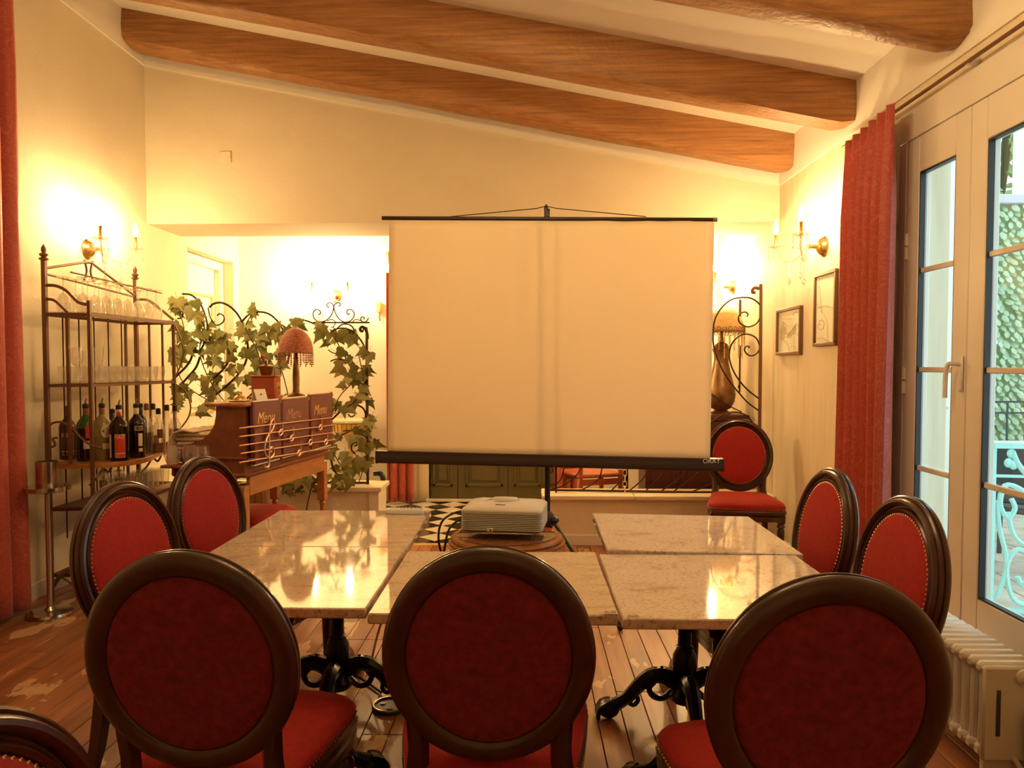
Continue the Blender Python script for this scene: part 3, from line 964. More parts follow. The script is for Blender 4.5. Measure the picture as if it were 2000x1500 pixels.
w = MB().tube([b_ - Vector((.02, 0, 0)), b_ + Vector((.004, 0, 0))], .0125, 10); w.build('bar_cap', M['steel'], tbar)
a_, b_ = loc_(738, 889, SY), loc_(1408, 905, SY)
d_ = (b_ - a_).normalized()
w = MB()
sec = [(-.030, .026), (-.030, .004), (-.034, -.004), (-.034, -.030), (-.022, -.042), (.026, -.042), (.036, -.03), (.036, .018), (.026, .028)]
w.rings([[Vector((p.x, p.y + y_, p.z + z_)) for y_, z_ in sec] for p in (a_, b_)])
case = w.build('roller_case', M['case'], ps, ang=30)
for p in (a_ - d_ * .008, b_):
    w = MB(); w.rings([[Vector((q.x, q.y + y_ * 1.06, q.z + z_ * 1.06)) for y_, z_ in sec] for q in (p, p + d_ * .01)]); w.build('end_cap', M['black'], case)
lp = a_.lerp(b_, (1387 - 738) / 670)
text('maker_name', 'ORAY', .036, M['paper'], case, Matrix.Translation((lp.x, lp.y - .0315, lp.z + .0145)) @ Matrix.Rotation(pi / 2, 4, 'X'))
px_ = 0.0
w = MB().tube([(px_, .05, .50), (px_, .05, 2.30)], .0125, 10); w.build('pole', M['black'], ps)
w = MB().tube([(px_, .05, .42), (px_, .05, 1.02)], .0165, 10); w.build('lower_tube', M['black'], ps)
hk = loc_(1067, 412, SY)
w = MB().box((hk.x, .02, hk.z), (.022, .03, .075), None, .006); w.box((hk.x, .02, hk.z + .035), (.014, .05, .014), None, .004); w.build('hook_bracket', M['black'], ps)
for ex in (880, 1262):
    e_ = loc_(ex, 423, SY)
    pts = [Vector((hk.x, -.0, hk.z + .032)), Vector((hk.x + (e_.x - hk.x) * .06, -.0, hk.z + .026)), Vector((hk.x + (e_.x - hk.x) * .1, -.0, hk.z + .02)), e_]
    w = MB().tube(pts, .0026, 5); w.build('hanger_wire', M['black'], ps)
w = MB().lathe([(.02, .47), (.034, .49), (.04, .53), (.036, .56), (.02, .58)], 14, (px_, .05, 0)); w.sphere((px_ + .042, .03, .53), (.024, .03, .022), 8, 6); w.build('leg_hub', M['black'], ps)
for k, ang in enumerate((-40, 80, 200)):
    c_, s_ = cos(radians(ang)), sin(radians(ang))
    w = MB().tube([(px_ + .03 * c_, .05 + .03 * s_, .54), (px_ + .50 * c_, .05 + .50 * s_, .025)], .011, 6)
    w.tube([(px_ + .015 * c_, .05 + .015 * s_, .22), (px_ + .24 * c_, .05 + .24 * s_, .31)], .006, 5)
    lg = w.build('tripod_leg', M['black'], ps)
    MB().sphere((px_ + .50 * c_, .05 + .50 * s_, .018), .018, 8, 6).build('rubber_foot', M['black'], lg)
MB().tube([(px_, .05, .20), (px_, .05, .45)], .010, 8).build('centre_post', M['black'], ps)

# ================================================================== ROUND STAND AND PROJECTOR
SX, SYY = at(990, 1040, 3.15).x, 3.15
STZ = .715
rs = thing('round_stand', 'round gilt pedestal stand with red marble top under the projector', 'stand', (SX, SYY, 0))
w = MB().lathe([(.19, STZ - .085), (.205, STZ - .08), (.212, STZ - .062), (.222, STZ - .056), (.235, STZ - .048), (.245, STZ - .036), (.243, STZ - .030), (.232, STZ - .027), (.236, STZ - .018), (.232, STZ - .010), (.212, STZ - .006), (.20, STZ - .008)], 56, cap=True)
w.build('gilt_rim', mat('aged_gilt_wood', (.55, .27, .085), .36, .35, noise=(14, (.36, .15, .05), .35, .65)), rs)
MB().lathe([(.205, STZ - .012), (.208, STZ - .002), (.203, STZ), (0, STZ)], 56).build('marble_disc', M['marble_red'], rs)
w = MB().lathe([(.205, STZ - .16), (.208, STZ - .08)], 40, cap=True)
ap = w.build('apron', M['mahogany'], rs)
for k in range(12):
    a = 2 * pi * k / 12
    MB().tube(smooth_path([(.207 * cos(a), .207 * sin(a), STZ - .09), (.219 * cos(a), .219 * sin(a), STZ - .11), (.213 * cos(a), .213 * sin(a), STZ - .15)], 2), .007, 6).build('gilt_mount', M['gold_paint'], ap)
for k in range(4):
    a = pi / 4 + k * pi / 2
    w = MB().tube(smooth_path([(.19 * cos(a), .19 * sin(a), STZ - .10), (.17 * cos(a), .17 * sin(a), .45), (.13 * cos(a), .13 * sin(a), .22), (.19 * cos(a), .19 * sin(a), .012)], 4), .018, 8)
    w.build('leg', M['mahogany'], rs)
MB().lathe([(0, .23), (.12, .23), (.13, .24), (.12, .25), (0, .25)], 24).build('lower_shelf', M['mahogany'], rs)

M['louvre_shade'] = mat('painted_louvre_shade', (.20, .18, .16), .6)  # shade between the white louvres is put into the body colour
pr = thing('projector', 'white video projector with fine side louvres on the round stand', 'projector', (SX - .005, SYY - .02, STZ), radians(-7))
PWd, PDp, PH = .330, .245, .098
z0 = .030
# body: rounded plan, crowned lid
def plan(off, k=6):
    pts = []
    hx, hy, r = PWd / 2 + off, PDp / 2 + off, .020
    for cx, cy, a0 in ((hx - r, hy - r, 0), (-hx + r, hy - r, 90), (-hx + r, -hy + r, 180), (hx - r, -hy + r, 270)):
        for j in range(k + 1):
            a = radians(a0 + 90 * j / k); pts.append((cx + r * cos(a), cy + r * sin(a) - (0.010 * (1 - (cx / hx) ** 2) if cy < 0 else 0)))
    return pts
P0 = plan(-.006)
def ringz(off, z): return [(x, y, z) for x, y in plan(off)]
w = MB().rings([ringz(-.014, z0), ringz(-.008, z0 + .006), ringz(-.008, z0 + PH - .010)], caps=(True, True)); w.build('body', M['louvre_shade'], pr)
def crown(x, y): return .016 * (1 - (x / (PWd / 2)) ** 2) * (1 - .35 * (y / (PDp / 2)) ** 2)
L = []
for off, dz in ((0, -.008), (.0, .0), (-.006, .006), (-.03, .010), (-.07, .012), (-.11, .013)):
    L.append([(x, y, z0 + PH + dz - .01 + (crown(x, y) if dz > 0 else 0)) for x, y in plan(off) if True])
w = MB().rings(L, caps=(True, True)); w.build('lid', M['white_plastic'], pr, ang=60)
for k in range(11):
    zz = z0 + .010 + k * .0072
    w = MB(); w.rings([ringz(-.008, zz), ringz(.0, zz + .0010), ringz(.0, zz + .0036), ringz(-.008, zz + .0046)]); w.build('louvre', M['white_plastic'], pr)
w = MB(); w.M = Matrix.Translation((.0, .0, z0 + PH + .006)) @ Matrix.Rotation(radians(-8), 4, 'X')
w.lathe([(.055, 0), (.055, .012), (.048, .020), (.040, .021), (.0, .019)], 26); w.build('lens_hood', M['white_plastic'], pr)
MB().span((-.055, -PDp / 2 - .014, z0 + .008), (-.030, -PDp / 2 - .004, z0 + .020), .001).build('lock_plate', M['white_plastic'], pr)
MB().sphere((-.040, -PDp / 2 - .014, z0 + .014), .0035, 6, 5).build('lock_slot', M['black'], pr)
MB().span((-.028, -.085, z0 + PH + .0085), (.012, -.080, z0 + PH + .0105)).build('lid_groove', M['grey_metal'], pr)
for x in (-.13, .13):
    for y in (-.085, .085):
        MB().lathe([(.014, 0), (.012, .004), (.010, .030)], 10, (x, y, 0)).build('foot', M['clear_plastic'], pr)
# cables falling from the projector
def cable(name, pts, r, label, m='cable', sub=5):
    o = MB().tube(smooth_path(pts, sub), r, 6).build(name, M[m]); tag(o, label, 'cable'); return o
Cp = [(SX - .165, SYY + .03, STZ + .085), (SX - .215, SYY + .02, STZ + .082), (SX - .27, SYY, STZ + .05), (SX - .285, SYY - .02, STZ - .02), (SX - .262, SYY - .03, STZ - .14), (SX - .25, SYY - .03, .35), (SX - .26, SYY - .02, .08), (SX - .31, SYY - .05, .008), (SX - .48, SYY - .12, .006)]
cable('projector_cable', Cp, .0048, 'outer black cable looping from the projector to the floor')
Cp = [(SX - .165, SYY + .05, STZ + .05), (SX - .205, SYY + .04, STZ + .045), (SX - .245, SYY + .01, STZ + .01), (SX - .262, SYY - .01, STZ - .07), (SX - .28, SYY - .02, STZ - .16), (SX - .29, SYY - .02, .35), (SX - .295, SYY + .02, .06), (SX - .26, SYY + .1, .008), (SX - .2, SYY + .3, .006)]
cable('projector_cable', Cp, .0048, 'inner black cable looping from the projector behind the stand')

# remote control
p = atz(790, 1003, TZ)
rc = thing('remote_control', 'white remote control on the back left marble table', 'remote control', (p.x, p.y, TZ), radians(-4))
L = []
for off, z in ((-.004, 0), (0, .004), (0, .016), (-.003, .021), (-.012, .024)):
    hx, hy, r = .0875 + off, .024 + off, .016
    pts = []
    for cx, cy, a0 in ((hx - r, hy - r, 0), (-hx + r, hy - r, 90), (-hx + r, -hy + r, 180), (hx - r, -hy + r, 270)):
        for j in range(5):
            a = radians(a0 + 22.5 * j); pts.append((cx + r * cos(a), cy + r * sin(a), z))
    L.append(pts)
MB().rings(L).build('shell', M['white_plastic'], rc)
w = MB()
for i in range(8):
    for j in range(2): w.sphere((-.06 + i * .0165, -.007 + j * .014, .0245), (.0045, .0038, .003), 6, 4)
w.build('buttons', M['paper'], rc)

# floor cable and round floor socket
cable('floor_cable', [(-.70, 3.28, .05), (-.63, 3.2, .30), (-.55, 3.12, .42), (-.56, 3.18, .22), (-.62, 3.28, .02), (-.66, 3.34, .008)], .0055, 'pale cable hanging below the back left table', 'plug')
p0 = atz(662, 1310, .01); p1 = atz(705, 1325, .01); p2 = atz(745, 1352, .012)
cable('extension_lead', [(p0.x - .06, p0.y + .04, .008), p0, p1, p2], .0065, 'dark extension lead on the floor boards beside the table column')
p = atz(762, 1378, .01)
sr = thing('floor_socket', 'round dark floor socket with metal ring beside the centre chair', 'socket', (p.x, p.y, 0))
MB().lathe([(.075, 0), (.075, .012), (.066, .016), (.066, .011), (0, .011)], 28).build('dish', M['grey_metal'], sr)
MB().tube([(.068 * cos(2 * pi * k / 28), .068 * sin(2 * pi * k / 28), .016) for k in range(28)], .004, 6, closed=True).build('ring', M['brass_nail'], sr)
for k in range(3):
    a = 2.1 * k + .6
    MB().lathe([(.013, .011), (.013, .015), (0, .015)], 10, (.035 * cos(a), .035 * sin(a), 0)).build('outlet', M['black'], sr)

# ================================================================== CURTAINS
def curtain(name, p0, p1, z0, z1, pleats, amp, label, mtl='curtain', flat_end=0.0, taper=.0):
    """hanging pleated cloth from point p0 to p1 (xy)"""
    p0 = Vector((*p0, 0)); p1 = Vector((*p1, 0))
    d = p1 - p0; nrm = Vector((-d.y, d.x, 0)).normalized()
    nu, nv = pleats * 12, 24
    r = random.Random(int(abs(p0.x * 100)) + pleats)
    jit = [r.uniform(-.3, .3) for _ in range(pleats + 1)]
    c = (p0 + p1) / 2
    t = thing(name, label, 'curtain', (c.x, c.y, z0))
    vs = []; fs = []
    for j in range(nv + 1):
        v = j / nv; z = z1 + (z0 - z1) * v
        am = amp * (.55 + .45 * min(1, v * 6)) * (1 + .12 * v)
        for i in range(nu + 1):
            u = i / nu
            ph = u * pleats
            k = int(min(ph, pleats - 1))
            s_ = sin(2 * pi * ph + jit[k] * v * 1.2)
            s_ = math.copysign(abs(s_) ** .75, s_)
            P = p0 + d * (u + .35 / pleats * .3 * cos(2 * pi * ph) * (1 if 0 < i < nu else 0)) + nrm * (am * s_)
            P += nrm * (.012 * sin(3.1 * v + k)) * v
            vs.append((P.x - c.x, P.y - c.y, z - z0))
    for j in range(nv):
        for i in range(nu):
            a_ = j * (nu + 1) + i
            fs.append((a_, a_ + 1, a_ + nu + 2, a_ + nu + 1))
    o = MB().add(vs, fs).build('cloth', M[mtl], t, ang=80)
    md = o.modifiers.new('thickness', 'SOLIDIFY'); md.thickness = .004
    # heading tape
    hd = []
    w = MB()
    for i in range(nu + 1):
        x_, y_, z_ = vs[i]; hd.append((x_, y_, z_ - .004))
    w.tube(hd, .006, 5); w.build('heading', M[mtl], t)
    return t
curtain('window_curtain', (1.80, 3.80), (1.86, 4.52), .03, 2.70, 6, .048, 'red paisley curtain hanging beside the window on the right wall')
curtain('side_curtain', (-2.89, 3.1), (-2.88, 4.24), .03, 3.70, 8, .04, 'red paisley curtain cut by the left edge of the picture')
c0 = at(757, 900, 7.62); c1 = at(806, 900, 7.62)
door_cur = curtain('door_curtain', (c0.x, 7.60), (c1.x, 7.66), .03, 2.34, 3, .028, 'red patterned curtain beside the olive doors')
c0 = at(806, 900, 7.7); c1 = at(836, 900, 7.7)
curtain('door_blind', (c0.x, 7.70), (c1.x, 7.72), .05, 2.30, 1, .012, 'beige cloth panel beside the red door curtain', 'beige_cloth')
cr = thing('curtain_rail', 'slim white curtain rail above the window on the right wall', 'curtain rail', (XR - .05, 3.0, 2.72))
MB().tube([(0, -2.2, 0), (0, 1.62, 0)], .009, 8).build('rail', M['bronze_iron'], cr)
for yy in (-.6, .35, 1.5):
    MB().box((.022, yy, .005), (.055, .03, .03), None, .004).build('bracket', M['window_white'], cr)

# ================================================================== RADIATOR
rd = thing('radiator', 'white ribbed radiator under the window', 'radiator', (1.66, 2.62, 0))
RT = .395
for k in range(12):
    y = k * .052
    w = MB()
    for xx in (-.075, 0.0, .075):
        w.lathe([(.016, .07), (.017, .10), (.017, RT - .05), (.016, RT - .02)], 8, (xx, y, 0))
    w.box((0, y, RT - .022), (.20, .048, .044), None, .014); w.box((0, y, .085), (.20, .048, .05), None, .014)
    w.build('section', M['radiator'], rd)
w = MB().box((0, -.032, .225), (.205, .02, .33), None, .008); w.build('end_panel', M['radiator'], rd)
MB().box((-.052, -.0435, .23), (.014, .004, .16), None, .0015).build('slot', M['grey_metal'], rd)
w = MB(); w.M = Matrix.Translation((.03, -.04, .355)) @ Matrix.Rotation(pi / 2, 4, 'X'); w.lathe([(.028, 0), (.028, .012), (.018, .018), (0, .02)], 16); w.build('bleed_boss', M['radiator'], rd)
w = MB().lathe([(.030, .03), (.036, .04), (.037, .23), (.034, .245), (.026, .247), (.020, .238), (0, .238)], 18, (.055, -.085, 0)); th = w.build('thermostat', M['radiator'], rd)
for dx in (-.010, .010): MB().lathe([(.006, .2375), (.006, .2405), (0, .2405)], 8, (.055 + dx, -.085, 0)).build('vent', M['black'], th)
w = MB().tube(smooth_path([(.055, -.085, .04), (.055, -.085, .012), (.03, -.06, .03), (.0, -.03, .085)], 3), .010, 8); w.build('pipe', M['radiator'], rd)
for yy in (.0, .572):
    MB().box((0, yy, .035), (.16, .03, .07), None, .004).build('bracket_foot', M['radiator'], rd)

# socket plate high on the wall
p = at(441, 307, YD)
sp = thing('wall_plate', 'blank square cream wall plate high on the wall', 'wall plate', (p.x, YD, p.z))
MB().box((0, -.005, 0), (.086, .010, .086), None, .003).build('plate', M['plug'], sp)
for sx in (-.03, .03): MB().sphere((sx, -.0105, 0), .004, 6, 4).build('screw', M['brass_nail'], sp)
# ================================================================== DRINKS RACK
RBL, RBR, RFL, RFR = Vector((-2.84, 4.42, 0)), Vector((-2.82, 5.42, 0)), Vector((-2.60, 4.46, 0)), Vector((-2.53, 5.38, 0))
rk = thing('drinks_rack', 'tall brown wrought iron bar rack with finials on the left wall', 'rack', (-2.70, 4.92, 0))
RO = Vector((-2.70, 4.92, 0))
def rv(p, z=0.0): return Vector((p[0] - RO.x, p[1] - RO.y, z))
for p in (RBL, RBR):
    w = MB().tube([rv(p, 0), rv(p, 2.03)], .017, 4, up=(1, 0, 0))
    post = w.build('back_post', M['bronze_iron'], rk)
    w = MB().lathe([(.012, 2.03), (.026, 2.035), (.026, 2.045), (.012, 2.05), (.024, 2.062), (.024, 2.070), (.010, 2.076), (.015, 2.09), (.014, 2.105), (.0, 2.13)], 12, rv(p, 0))
    w.build('finial', M['bronze_iron'], post)
for p, top in ((RFL, 1.80), (RFR, 1.73)):
    MB().tube([rv(p, 0), rv(p, top)], .013, 4, up=(1, 0, 0)).build('front_post', M['bronze_iron'], rk)
MID = (RBL + RFL) / 2
MB().tube([rv(MID, .83), rv(MID, 1.72)], .012, 4, up=(1, 0, 0)).build('side_bar', M['bronze_iron'], rk)
MIDR = (RBR + RFR) / 2
for f in (.35, .7):
    q = RBR.lerp(RFR, f); MB().tube([rv(q, .83), rv(q, 1.72)], .009, 4, up=(1, 0, 0)).build('side_bar', M['bronze_iron'], rk)
for k in range(1, 6):
    q = RBL.lerp(RBR, k / 6.2)
    MB().tube([rv(q, .35), rv(q, 1.74)], .0045, 5).build('back_rod', M['thin_iron'], rk)
MB().tube([rv(RBL.lerp(RBR, .86), .35), rv(RBL.lerp(RBR, .86), 1.74)], .011, 4, up=(1, 0, 0)).build('back_bar', M['bronze_iron'], rk)
# shelves: iron angle frame with glass sheet
def shelf(z, h):
    w = MB()
    c = [RBL, MID, RFL, RFR, RBR]
    for i in range(5):
        a_, b_ = c[i], c[(i + 1) % 5]
        w.tube([rv(a_, z), rv(b_, z)], h, 4)
    s = w.build('shelf_frame', M['bronze_iron'], rk)
    w = MB().rings([[rv(q, z + .012) for q in (RBL, RFL, RFR, RBR)], [rv(q, z + .017) for q in (RBL, RFL, RFR, RBR)]])
    w.build('shelf_glass', M['glass'], s)
SH1, SH2, SH3, SH4 = 1.715, 1.295, .83, .56
shelf(SH1, .014); shelf(SH2, .012)
# bowed wooden shelf for the bottles
outl = [(-2.86, 4.44), (-2.72, 4.44), (-2.60, 4.47), (-2.50, 4.52), (-2.44, 4.60), (-2.42, 4.72), (-2.44, 4.88), (-2.49, 5.05), (-2.52, 5.25), (-2.53, 5.44), (-2.86, 5.44)]
w = MB().rings([[rv(q, SH3 - .032) for q in outl], [rv(q, SH3 - .028) for q in outl], [rv(q, SH3 - .004) for q in outl], [rv(((q[0] + 2.7) * .985 - 2.7, q[1]), SH3) for q in outl]])
w.build('wooden_shelf', M['oak'], rk)
outl4 = [(-2.86, 4.46), (-2.52, 4.50), (-2.48, 4.75), (-2.50, 5.35), (-2.86, 5.38)]
MB().rings([[rv(q, SH4 - .02) for q in outl4], [rv(q, SH4) for q in outl4]]).build('lower_shelf', M['dark_red'], rk)
outl5 = [(-2.86, 4.46), (-2.56, 4.48), (-2.52, 5.35), (-2.86, 5.38)]
MB().rings([[rv(q, .14) for q in outl5], [rv(q, .16) for q in outl5]]).build('bottom_shelf', M['dark_red'], rk)
# pediment and curls
pk = RBL.lerp(RBR, .45)
MB().tube([rv(RBL, 1.985), rv(RBL.lerp(RBR, .40), 2.075), rv(RBL.lerp(RBR, .47), 2.08), rv(RBR, 1.91)], .009, 5).build('pediment', M['bronze_iron'], rk)
MB().tube([rv(RBL, 1.955), rv(RBR, 1.905)], .007, 5).build('hanging_rail', M['bronze_iron'], rk)
MB().tube([rv(RFL.lerp(RBL, .4), 1.965), rv(RFR.lerp(RBR, .3), 1.93)], .005, 5).build('hanging_rail', M['bronze_iron'], rk)
for sgn in (-1, 1):
    q = RBL.lerp(RBR, .44 + sgn * .045)
    MB().tube(smooth_path([rv(q, 2.09), rv(RBL.lerp(RBR, .44 + sgn * .02), 2.02), rv(RBL.lerp(RBR, .44 + sgn * .05), 1.96)], 3), .008, 5).build('crest_bar', M['bronze_iron'], rk)
def between(a_, b_, f, z): return rv(a_.lerp(b_, f), z)
MB().tube(smooth_path([between(RBL, RFL, 0, 1.885), between(RBL, RFL, .25, 1.885), between(RBL, RFL, .5, 1.855), between(RBL, RFL, .75, 1.79), between(RBL, RFL, 1, 1.775)], 4), .010, 5).build('side_scroll', M['bronze_iron'], rk)
MB().tube(smooth_path([between(RBL, RFL, 0, 1.805), between(RBL, RFL, .2, 1.80), between(RBL, RFL, .38, 1.76), between(RBL, RFL, .52, 1.725)], 4), .009, 5).build('side_scroll', M['bronze_iron'], rk)
MB().tube(smooth_path([between(RBR, RFR, 0, 1.885), between(RBR, RFR, .3, 1.885), between(RBR, RFR, .6, 1.83), between(RBR, RFR, 1, 1.74)], 4), .010, 5).build('side_scroll', M['bronze_iron'], rk)
# big side scrolls seen beside the bottles and at the floor
def sc(pts, r, Y, nm='scroll'):
    P = []
    for a_, b_ in pts:
        q = at(a_, b_, Y); P.append((q.x - RO.x, q.y - RO.y, q.z))
    MB().tube(smooth_path(P, 3), r, 6).build(nm, M['bronze_iron'], rk)
sc([(112, 855), (103, 857), (108, 868), (100, 873), (93, 860), (92, 842), (100, 828), (118, 824), (140, 836), (155, 852), (175, 868), (200, 876)], .007, 4.45)
sc([(162, 1108), (135, 1112), (112, 1132), (98, 1160), (98, 1190), (115, 1207), (140, 1212), (170, 1205)], .013, 4.46)
sc([(112, 1122), (150, 1150), (165, 1190)], .006, 4.46)
for (x0_, y0_, x1_, y1_) in ((300, 628, 338, 660), (338, 700, 372, 770)):
    pass
P = [at(338, 628, 5.38), at(352, 660, 5.42), at(358, 690, 5.44), at(350, 720, 5.42), at(338, 742, 5.38)]
MB().tube(smooth_path([(q.x - RO.x, q.y - RO.y, q.z) for q in P], 3), .006, 5).build('end_bow', M['bronze_iron'], rk)
P = [at(338, 748, 5.38), at(360, 762, 5.45), at(372, 790, 5.48), at(368, 815, 5.46), at(350, 840, 5.42)]
MB().tube(smooth_path([(q.x - RO.x, q.y - RO.y, q.z) for q in P], 3), .006, 5).build('end_bow', M['bronze_iron'], rk)
# kneeling S scrolls below the wooden shelf
for f in (.2, .8):
    q = RFL.lerp(RFR, f)
    MB().tube(smooth_path([rv(q, .79), rv(q + Vector((-.05, .05, 0)), .74), rv(q + Vector((-.1, .08, 0)), .76), rv(q + Vector((-.15, .1, 0)), .70), rv(q + Vector((-.2, .1, 0)), .65)], 3), .007, 5).build('scroll', M['bronze_iron'], rk)

# ---------------- glasses
ORD = ['leftmost', 'second', 'third', 'fourth', 'fifth', 'sixth', 'seventh', 'eighth', 'ninth', 'rightmost']
def nth(i, n): return 'leftmost' if i == 0 else ('rightmost' if i == n - 1 else ORD[i])
def wine_glass():
    t = thing('wine_glass', 'x', 'glass', group='wine glasses upside down on the top shelf')
    MB().lathe([(.036, .002), (.034, .005), (.010, .010), (.0042, .022), (.0038, .085), (.006, .098)], 14).build('stem', M['glass'], t)
    MB().lathe([(.004, .096), (.022, .108), (.035, .132), (.039, .160), (.036, .190), (.032, .212)], 14, cap=False).build('bowl', M['glass'], t)
    return t
wg = wine_glass(); first = True
WGL = 'clear wine glass standing upside down on the top shelf of the rack'
k = 0
for row, f in ((0, .25), (1, .70)):
    for i in range(8):
        q = RBL.lerp(RBR, .07 + i * .122).lerp(RFL.lerp(RFR, .07 + i * .122), f)
        o = wg if first else dup(wg)
        first = False
        o.location = (q.x, q.y, SH1 + .0175 + .213); o.rotation_euler = (pi, 0, random.uniform(0, 3)); o['label'] = 'upside down wine glass, %s in the %s row on the top shelf of the rack' % (nth(i, 8), ('back', 'front')[row])
def tumbler(h, r0, r1, nm, grp):
    t = thing(nm, 'x', 'glass', group=grp)
    MB().lathe([(0, .002), (r0, .002), (r0 + .002, .010), (r1, h * .6), (r1 * .985, h)], 14, cap=False).build('bowl', M['glass'], t)
    MB().lathe([(0, 0), (r0, 0), (r0, .006), (0, .008)], 14).build('base', M['glass'], t)
    return t
tg = tumbler(.095, .026, .036, 'tumbler', 'tumblers on the middle shelf')
first = True
TGL = 'clear glass tumbler on the middle shelf of the rack'
for row, f in ((0, .28), (1, .74)):
    for i in range(10):
        g_ = .05 + i * .098
        q = RBL.lerp(RBR, g_).lerp(RFL.lerp(RFR, g_), f)
        o = tg if first else dup(tg)
        first = False
        o.location = (q.x, q.y, SH2 + .0175); o['label'] = 'clear tumbler, %s in the %s row on the middle shelf of the rack' % (nth(i, 10), ('back', 'front')[row])
for g_, lab in ((.12, 'single glass tumbler stacked on the others at the left of the middle shelf'), (.24, 'larger glass tumbler stacked on the others near the front post of the rack')):
    q = RBL.lerp(RBR, g_).lerp(RFL.lerp(RFR, g_), .6)
    o = dup(tg, (q.x, q.y, SH2 + .0175 + .096), 0, lab)
    if g_ > .2: o.scale = (1.15, 1.15, 1.25)
cg = wine_glass(); cg['group'] = 'stemmed glasses on the middle shelf'
cg['label'] = 'shallow stemmed glass standing above the tumblers at the left of the middle shelf'
q = RBL.lerp(RFL, .55); cg.location = (q.x, q.y + .06, SH2 + .0175); 
# tray of small glasses on the lower shelf
tr = thing('glass_tray', 'steel tray with red liner under the small glasses on the lower shelf', 'tray', (-2.60, 4.98, SH4))
MB().box((0, 0, .006), (.20, .62, .010), None, .002).build('base', M['steel'], tr)
MB().box((0, 0, .012), (.185, .60, .003)).build('liner', M['red_liner'], tr)
w = MB()
for sx in (-1, 1): w.box((sx * .099, 0, .018), (.004, .62, .030))
for sy in (-1, 1): w.box((0, sy * .309, .018), (.198, .004, .030))
w.build('rim', M['steel'], tr)
sg = tumbler(.125, .022, .029, 'small_glass', 'small glasses on the tray')
first = True
SGL = 'small clear glass on the red lined tray of the rack'
for i in range(3):
    for j in range(8):
        o = sg if first else dup(sg)
        first = False
        o.location = (-2.662 + i * .0625, 4.725 + j * .072, SH4 + .0135); o['label'] = 'small clear glass on the red lined tray, %s in the %s row' % (nth(j, 8), ('back', 'middle', 'front')[i])
# pepper mills
def mill(x, y, label):
    t = thing('pepper_mill', label, 'mill', (x, y, SH4), 0, 'clear pepper mills')
    MB().lathe([(.024, 0), (.026, .006), (.021, .03), (.019, .08), (.022, .125), (.024, .15)], 14).build('body', M['steel'], t)
    MB().lathe([(.012, .150), (.03, .158), (.036, .180), (.030, .202), (.010, .212)], 14).build('head', M['glass'], t)
    MB().lathe([(.008, .160), (.010, .20), (.006, .214), (.010, .222), (.010, .230), (.0, .236)], 10).build('knob', M['steel'], t)
q = atx(172, 930, -2.60); mill(-2.585, 4.545, 'left one of two clear headed pepper mills on the rack')
mill(-2.53, 4.62, 'right one of two clear headed pepper mills on the rack')

# ---------------- bottles
def bottle(px, Y, x, h, r, body, cap, label, kind, pour=False, tall_neck=False):
    t = thing('bottle', label, 'bottle', (x, Y, SH3), 0, 'bottles on the wooden shelf')
    ne = .013
    sh = .64 if not tall_neck else .56
    prof = [(0, 0), (r * .92, 0), (r, .006), (r, h * sh * .93), (r * .96, h * sh), (r * .78, h * (sh + .055)), (r * .45, h * (sh + .11)), (ne + .002, h * (sh + .16)), (ne, h * .90), (ne + .002, h * .905), (ne + .002, h * .92)]
    MB().lathe(prof, 18).build('glass_body', M[body], t)
    MB().lathe([(ne + .0015, h * .80), (ne + .003, h * .805), (ne + .003, h * .91), (ne + .001, h * .92)], 12).build('neck_sleeve', M[cap], t)
    MB().lathe([(ne + .004, h * .915), (ne + .005, h * .93), (ne + .004, h * .985), (.004, h)], 12).build('cap', M['black'] if pour else M[cap], t)
    if pour:
        MB().tube(smooth_path([(0, 0, h * .99), (.0, 0, h * 1.02), (.006, -.004, h * 1.06), (.012, -.006, h * 1.085)], 2), [.006, .005, .005, .0045, .004, .0035, .003], 6).build('pourer', M['steel'], t)
    return t
def label_patch(t, r, z0, z1, a0, a1, m, name='paper_label', off=.0008, n=10):
    vs = []; fs = []
    for k in range(n + 1):
        a = radians(a0 + (a1 - a0) * k / n)
        vs += [((r + off) * cos(a), (r + off) * sin(a), z0), ((r + off) * cos(a), (r + off) * sin(a), z1)]
    for k in range(n): fs.append((2 * k, 2 * k + 2, 2 * k + 3, 2 * k + 1))
    return MB().add(vs, fs).build(name, M[m], t)
def wrap_text(t, s, size, r, ang, z, m, par=None):
    """letters placed one by one round the bottle"""
    adv = size * .62 / r
    tot = adv * (len(s) - 1)
    for i, ch in enumerate(s):
        a = radians(ang) - tot / 2 + adv * i
        Mx = Matrix.Translation((0, 0, z)) @ Matrix.Rotation(a + pi / 2, 4, 'Z') @ Matrix.Translation((0, -(r + .0016), 0)) @ Matrix.Rotation(pi / 2, 4, 'X')
        text('letter', ch, size, M[m], par or t, Mx, extrude=.0003)
def bx(px, Y): return at(px, 800, Y).x
b1 = bottle(130, 4.66, bx(131, 4.66), .335, .048, 'brown_bottle', 'cap_brown', 'dark brown bottle with a dark MAT label, leftmost on the wooden shelf', 0)
label_patch(b1, .048, .028, .165, -100, -20, 'label_white', 'label_border'); label_patch(b1, .048, .055, .162, -98, -22, 'label_dark', 'paper_label', .0014)
label_patch(b1, .048, .030, .050, -98, -22, 'label_dark', 'name_band', .0014)
wrap_text(b1, 'MAT', .030, .048, -62, .146, 'label_white'); wrap_text(b1, 'LE', .018, .048, -82, .040, 'label_white')
b2 = bottle(165, 4.60, bx(167, 4.60), .352, .054, 'green_bottle', 'cap_brown', 'green vermouth bottle with a dark lower half and a pourer', 0, True)
MB().lathe([(.0545, .004), (.0548, .02), (.0548, .185), (.0545, .20)], 18, cap=False).build('liquid', M['dark_liquid'], b2)
